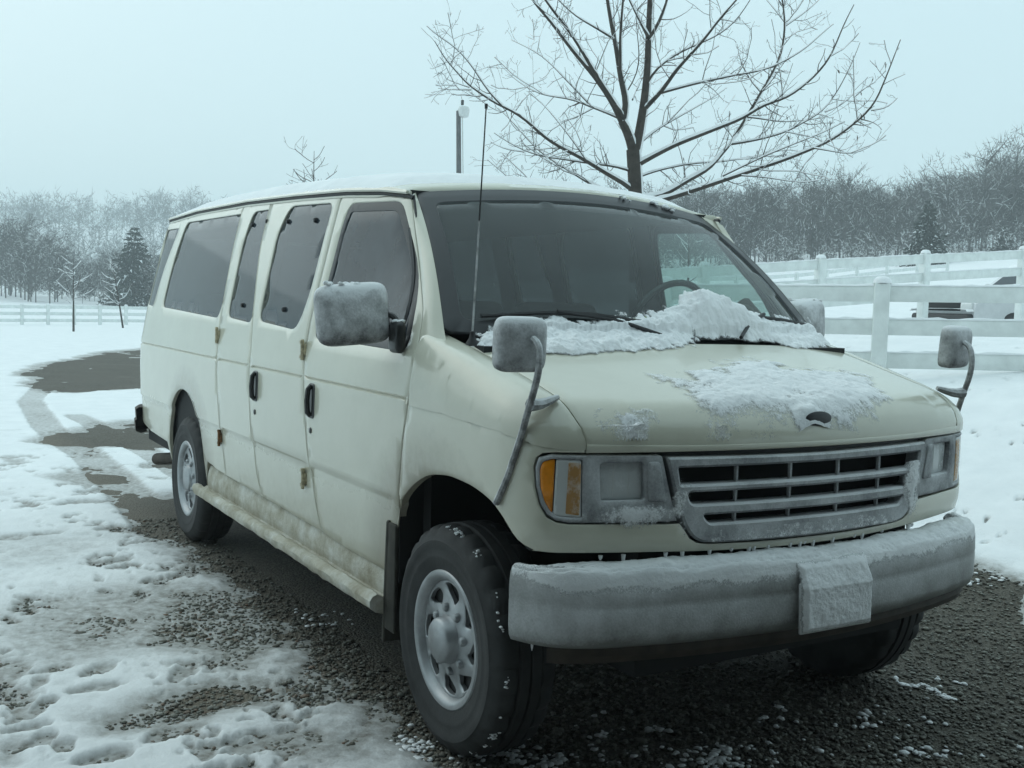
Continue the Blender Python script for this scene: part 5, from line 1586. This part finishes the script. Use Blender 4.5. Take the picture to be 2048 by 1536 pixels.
def bmap(s, q):
    a = np.abs(s); ox, oy = np.interp(a, SS, OUT[:, 0]), np.interp(a, SS, OUT[:, 1]); nx, ny = np.interp(a, SS, NRM[:, 0]), np.interp(a, SS, NRM[:, 1])
    f = 1-.62*smooth(a, .78, 1.02)
    bq = np.array([p[0] for p in bp[:7]]); bz_ = np.array([p[1] for p in bp[:7]])
    qq = np.interp(q, np.linspace(0, 1, 7), bq); zz = np.interp(q, np.linspace(0, 1, 7), bz_)
    return np.stack([ox+nx*qq*f, -np.sign(s)*(oy+ny*qq*f), zz], -1)
def bump_th(s, q):
    n = fbm(s*1.0+4, q*.35, 4, 8, .6); n2 = fbm(s+9, q*.25, 4, 40, .6)
    edge = np.interp(q, [0, .06, .5, .72, .86, 1.0], [-.3, .7, 1.0, .8, .1, -1.3])
    edge = edge-.9*smooth(np.abs(s), .86, 1.0)+.35*smooth(s, -.2, .7)*(q > .6)
    return .013*(edge*1.25+n*1.9+n2*.6)
blanket('snow_crust', np.linspace(-1.03, 1.03, 520), np.linspace(0, 1, 60), bmap, bump_th, 'crust of snow along the top of the front bumper')
def gl_th(s, z):
    n = fbm(s, z, 4, 12, .6); n2 = fbm(s, z, 4, 60, .6)
    f = np.interp(z, [.79, .80, .835, .86], [-.6, .6, .3, -.9])-1.3*smooth(np.abs(s), .40, .47)
    side = np.maximum(1.9*np.exp(-((np.abs(s+.500)/.055)**2+((z-.94)/.12)**2)), 1.3*np.exp(-((np.abs(s-.525)/.03)**2+((z-.93)/.08)**2)))-.5
    lamp = 2.0*np.exp(-(((s-.69)/.13)**2+((z-.893)/.034)**2))-.6
    return .007*(np.maximum(np.maximum(f, side), lamp)+n*1.3+n2*.6-.1)
blanket('snow_crust', np.linspace(-.60, .84, 420), np.linspace(.795, 1.0, 90), lambda s, z: LS(s, z, .003), gl_th, 'frozen snow stuck to the grille and lamp bezels', updir=(.86, -.1, .5))

# rime packed over the number plate
def plate_th(y, z):
    n = fbm(y+2, z, 4, 14, .6); n2 = fbm(y, z+3, 4, 60, .6)
    e = np.minimum(np.minimum(y+.172, .142-y), np.minimum(z-.518, .74-z))/.02
    return .020*np.clip(e, -1, 1)+n*.012+n2*.005-.002
blanket('rime_crust', np.linspace(-.185, .155, 110), np.linspace(.505, .75, 80), lambda y, z: np.stack([.806-np.clip(z-.66, 0, 1)*.45+0*y, y, z], -1), plate_th, 'frozen snow packed over the front number plate', updir=(1.0, 0, 0))
# little icicles under the nose panel and the bumper
ic = MB(); r = np.random.default_rng(3)
for k in range(20):
    s = r.normal(0, .10)+r.choice([-.55, -.3, .0, .12, .35, .6, .75]); s = float(np.clip(s, -.85, .82)); L_ = .006+.024*r.random()**2.2; p = LS(s, .768, -.004)
    ic.tube([p+np.array([0, 0, .004]), p-np.array([0, 0, L_*.5]), p-np.array([0, 0, L_])], [.0075, .0055, .0025], 6)
for k in range(46):
    s = r.uniform(-.7, 1.03); a = abs(s); L_ = r.uniform(.006, .03); q = bmap(np.array(s), np.array(.2)); z = .513
    ic.tube([(q[0], q[1], z+.004), (q[0], q[1], z-L_*.5), (q[0], q[1], z-L_)], [.006, .004, .001], 6)
o = ic.build('icicles', M['snow']); tag(o, 'fringe of small icicles under the van nose and bumper', 'ice', kind='stuff')
# clumps: windshield header, tyre shoulder, mirrors
cl = []; cs = []
for a, b, n in ((.55, 1.0, 10), (.62, .985, 10), (.66, .97, 6), (.30, 1.0, 4)):
    for k in range(n): p = WS(a+r.normal()*.02, b-abs(r.normal())*.02, .008); cl.append(p); cs.append(r.uniform(.006, .013))
for k in range(17):
    t0_ = r.uniform(-1.1, 1.65); y0_ = r.uniform(.066, .094)
    for q_ in range(int(r.integers(3, 13))):
        t = t0_+r.normal()*.028; rr_ = r.uniform(.364, .383)
        cl.append((rr_*math.cos(t), -.868-y0_+r.normal()*.004, .383+rr_*math.sin(t))); cs.append(r.uniform(.002, .0065))
for sg in (-1, 1):
    for k in range(16): cl.append((-.50+r.normal()*.015, sg*(1.125+r.uniform(-.1, .1)), 1.558+r.normal()*.003)); cs.append(r.uniform(.008, .014))
    for k in range(6): cl.append((-.40+r.normal()*.015, sg*(.985+r.normal()*.008), 1.43)); cs.append(r.uniform(.008, .014))
o = scatter_blobs('snow_clumps', np.array(cl), np.array(cs), .7, M['snow'], np.zeros(len(cl)), jitter=.5)
tag(o, 'small clumps of snow stuck to the van tyre, mirrors and windshield edge', 'snow', kind='stuff')

# things on the dashboard
def thing_box(name, c, s, rot, mat, label, cat, bev=.004):
    o = MB().box((0, 0, 0), s, None, bev).build(name, mat); o.location = c; o.rotation_euler = rot; tag(o, label, cat); return o
thing_box('strap', (-.20, -.47, 1.432), (.03, .34, .012), (0, .1, .12), M['orange'], 'orange strap lying on the van dashboard', 'strap')
thing_box('card', (-.20, -.02, 1.44), (.10, .13, .004), (.1, .5, .4), M['yellow'], 'yellow card propped on the van dashboard', 'card', .001)
bag = MB().box((0, 0, .05), (.16, .24, .13), None, .05).tube([(0, .08, .1), (0, .16, .05), (.01, .26, .0)], [.05, .04, .03], 10)
o = bag.build('cloth_bag', simple('brown_cloth', (.09, .075, .06), .9)); o.location = (-.30, .47, 1.415); tag(o, 'small dark cloth bag on the driver end of the dashboard', 'bag')


# ------------------------------------------------------------------ the building added out of view behind the camera to shade the foreground
def blocker():
    fx = np.array([FW[0], FW[1], 0]); fx /= np.linalg.norm(fx); rx = np.array([fx[1], -fx[0], 0])
    o = np.array([CAM[0], CAM[1], 0])-fx*1.6
    root = empty('unseen_blocker', tuple(o)); root.rotation_euler = (0, 0, math.atan2(fx[1], fx[0]))
    tag(root, 'added unseen building with porch roof behind the viewpoint', 'blocker')
    MB().box((-2.5, 0, 1.9), (5.0, 17, 3.9)).build('wall', M['blocker_mat'], root, smooth=False)
    MB().box((1.65, 0, 2.92), (3.9, 17, .10)).build('blocker_overhang', M['blocker_mat'], root, smooth=False)
    rf = MB(); rf.add([(-5.2, -8.7, 3.9), (.3, -8.7, 3.9), (-2.45, -8.7, 5.6), (-5.2, 8.7, 3.9), (.3, 8.7, 3.9), (-2.45, 8.7, 5.6)], [(0, 1, 2), (3, 5, 4), (1, 4, 5, 2), (0, 2, 5, 3), (0, 3, 4, 1)])
    rf.build('roof', M['snow'], root, smooth=False)
    for y in (-8.2, -4.6, 4.6, 8.2): MB().box((3.4, y, 1.45), (.14, .14, 2.9)).build('post', M['blocker_mat'], root, smooth=False)
blocker()
# ------------------------------------------------------------------ snowy air
hm = bpy.data.materials.new('haze'); hm.use_nodes = True; hn = hm.node_tree
hn.nodes.remove(hn.nodes['Principled BSDF'])
pv = hn.nodes.new('ShaderNodeVolumePrincipled')
pv.inputs['Color'].default_value = (.90, .97, 1.0, 1)
pv.inputs['Density'].default_value = .0020
pv.inputs['Anisotropy'].default_value = 0.0
hn.links.new(pv.outputs[0], hn.nodes['Material Output'].inputs['Volume'])
hz_ = MB().box((0, 0, 29), (1960, 1960, 72)).build('haze', hm, smooth=False)
hz_['kind'] = 'stuff'; hz_['label'] = 'thin snowy haze in the air'; hz_['category'] = 'haze'
random.seed(7)
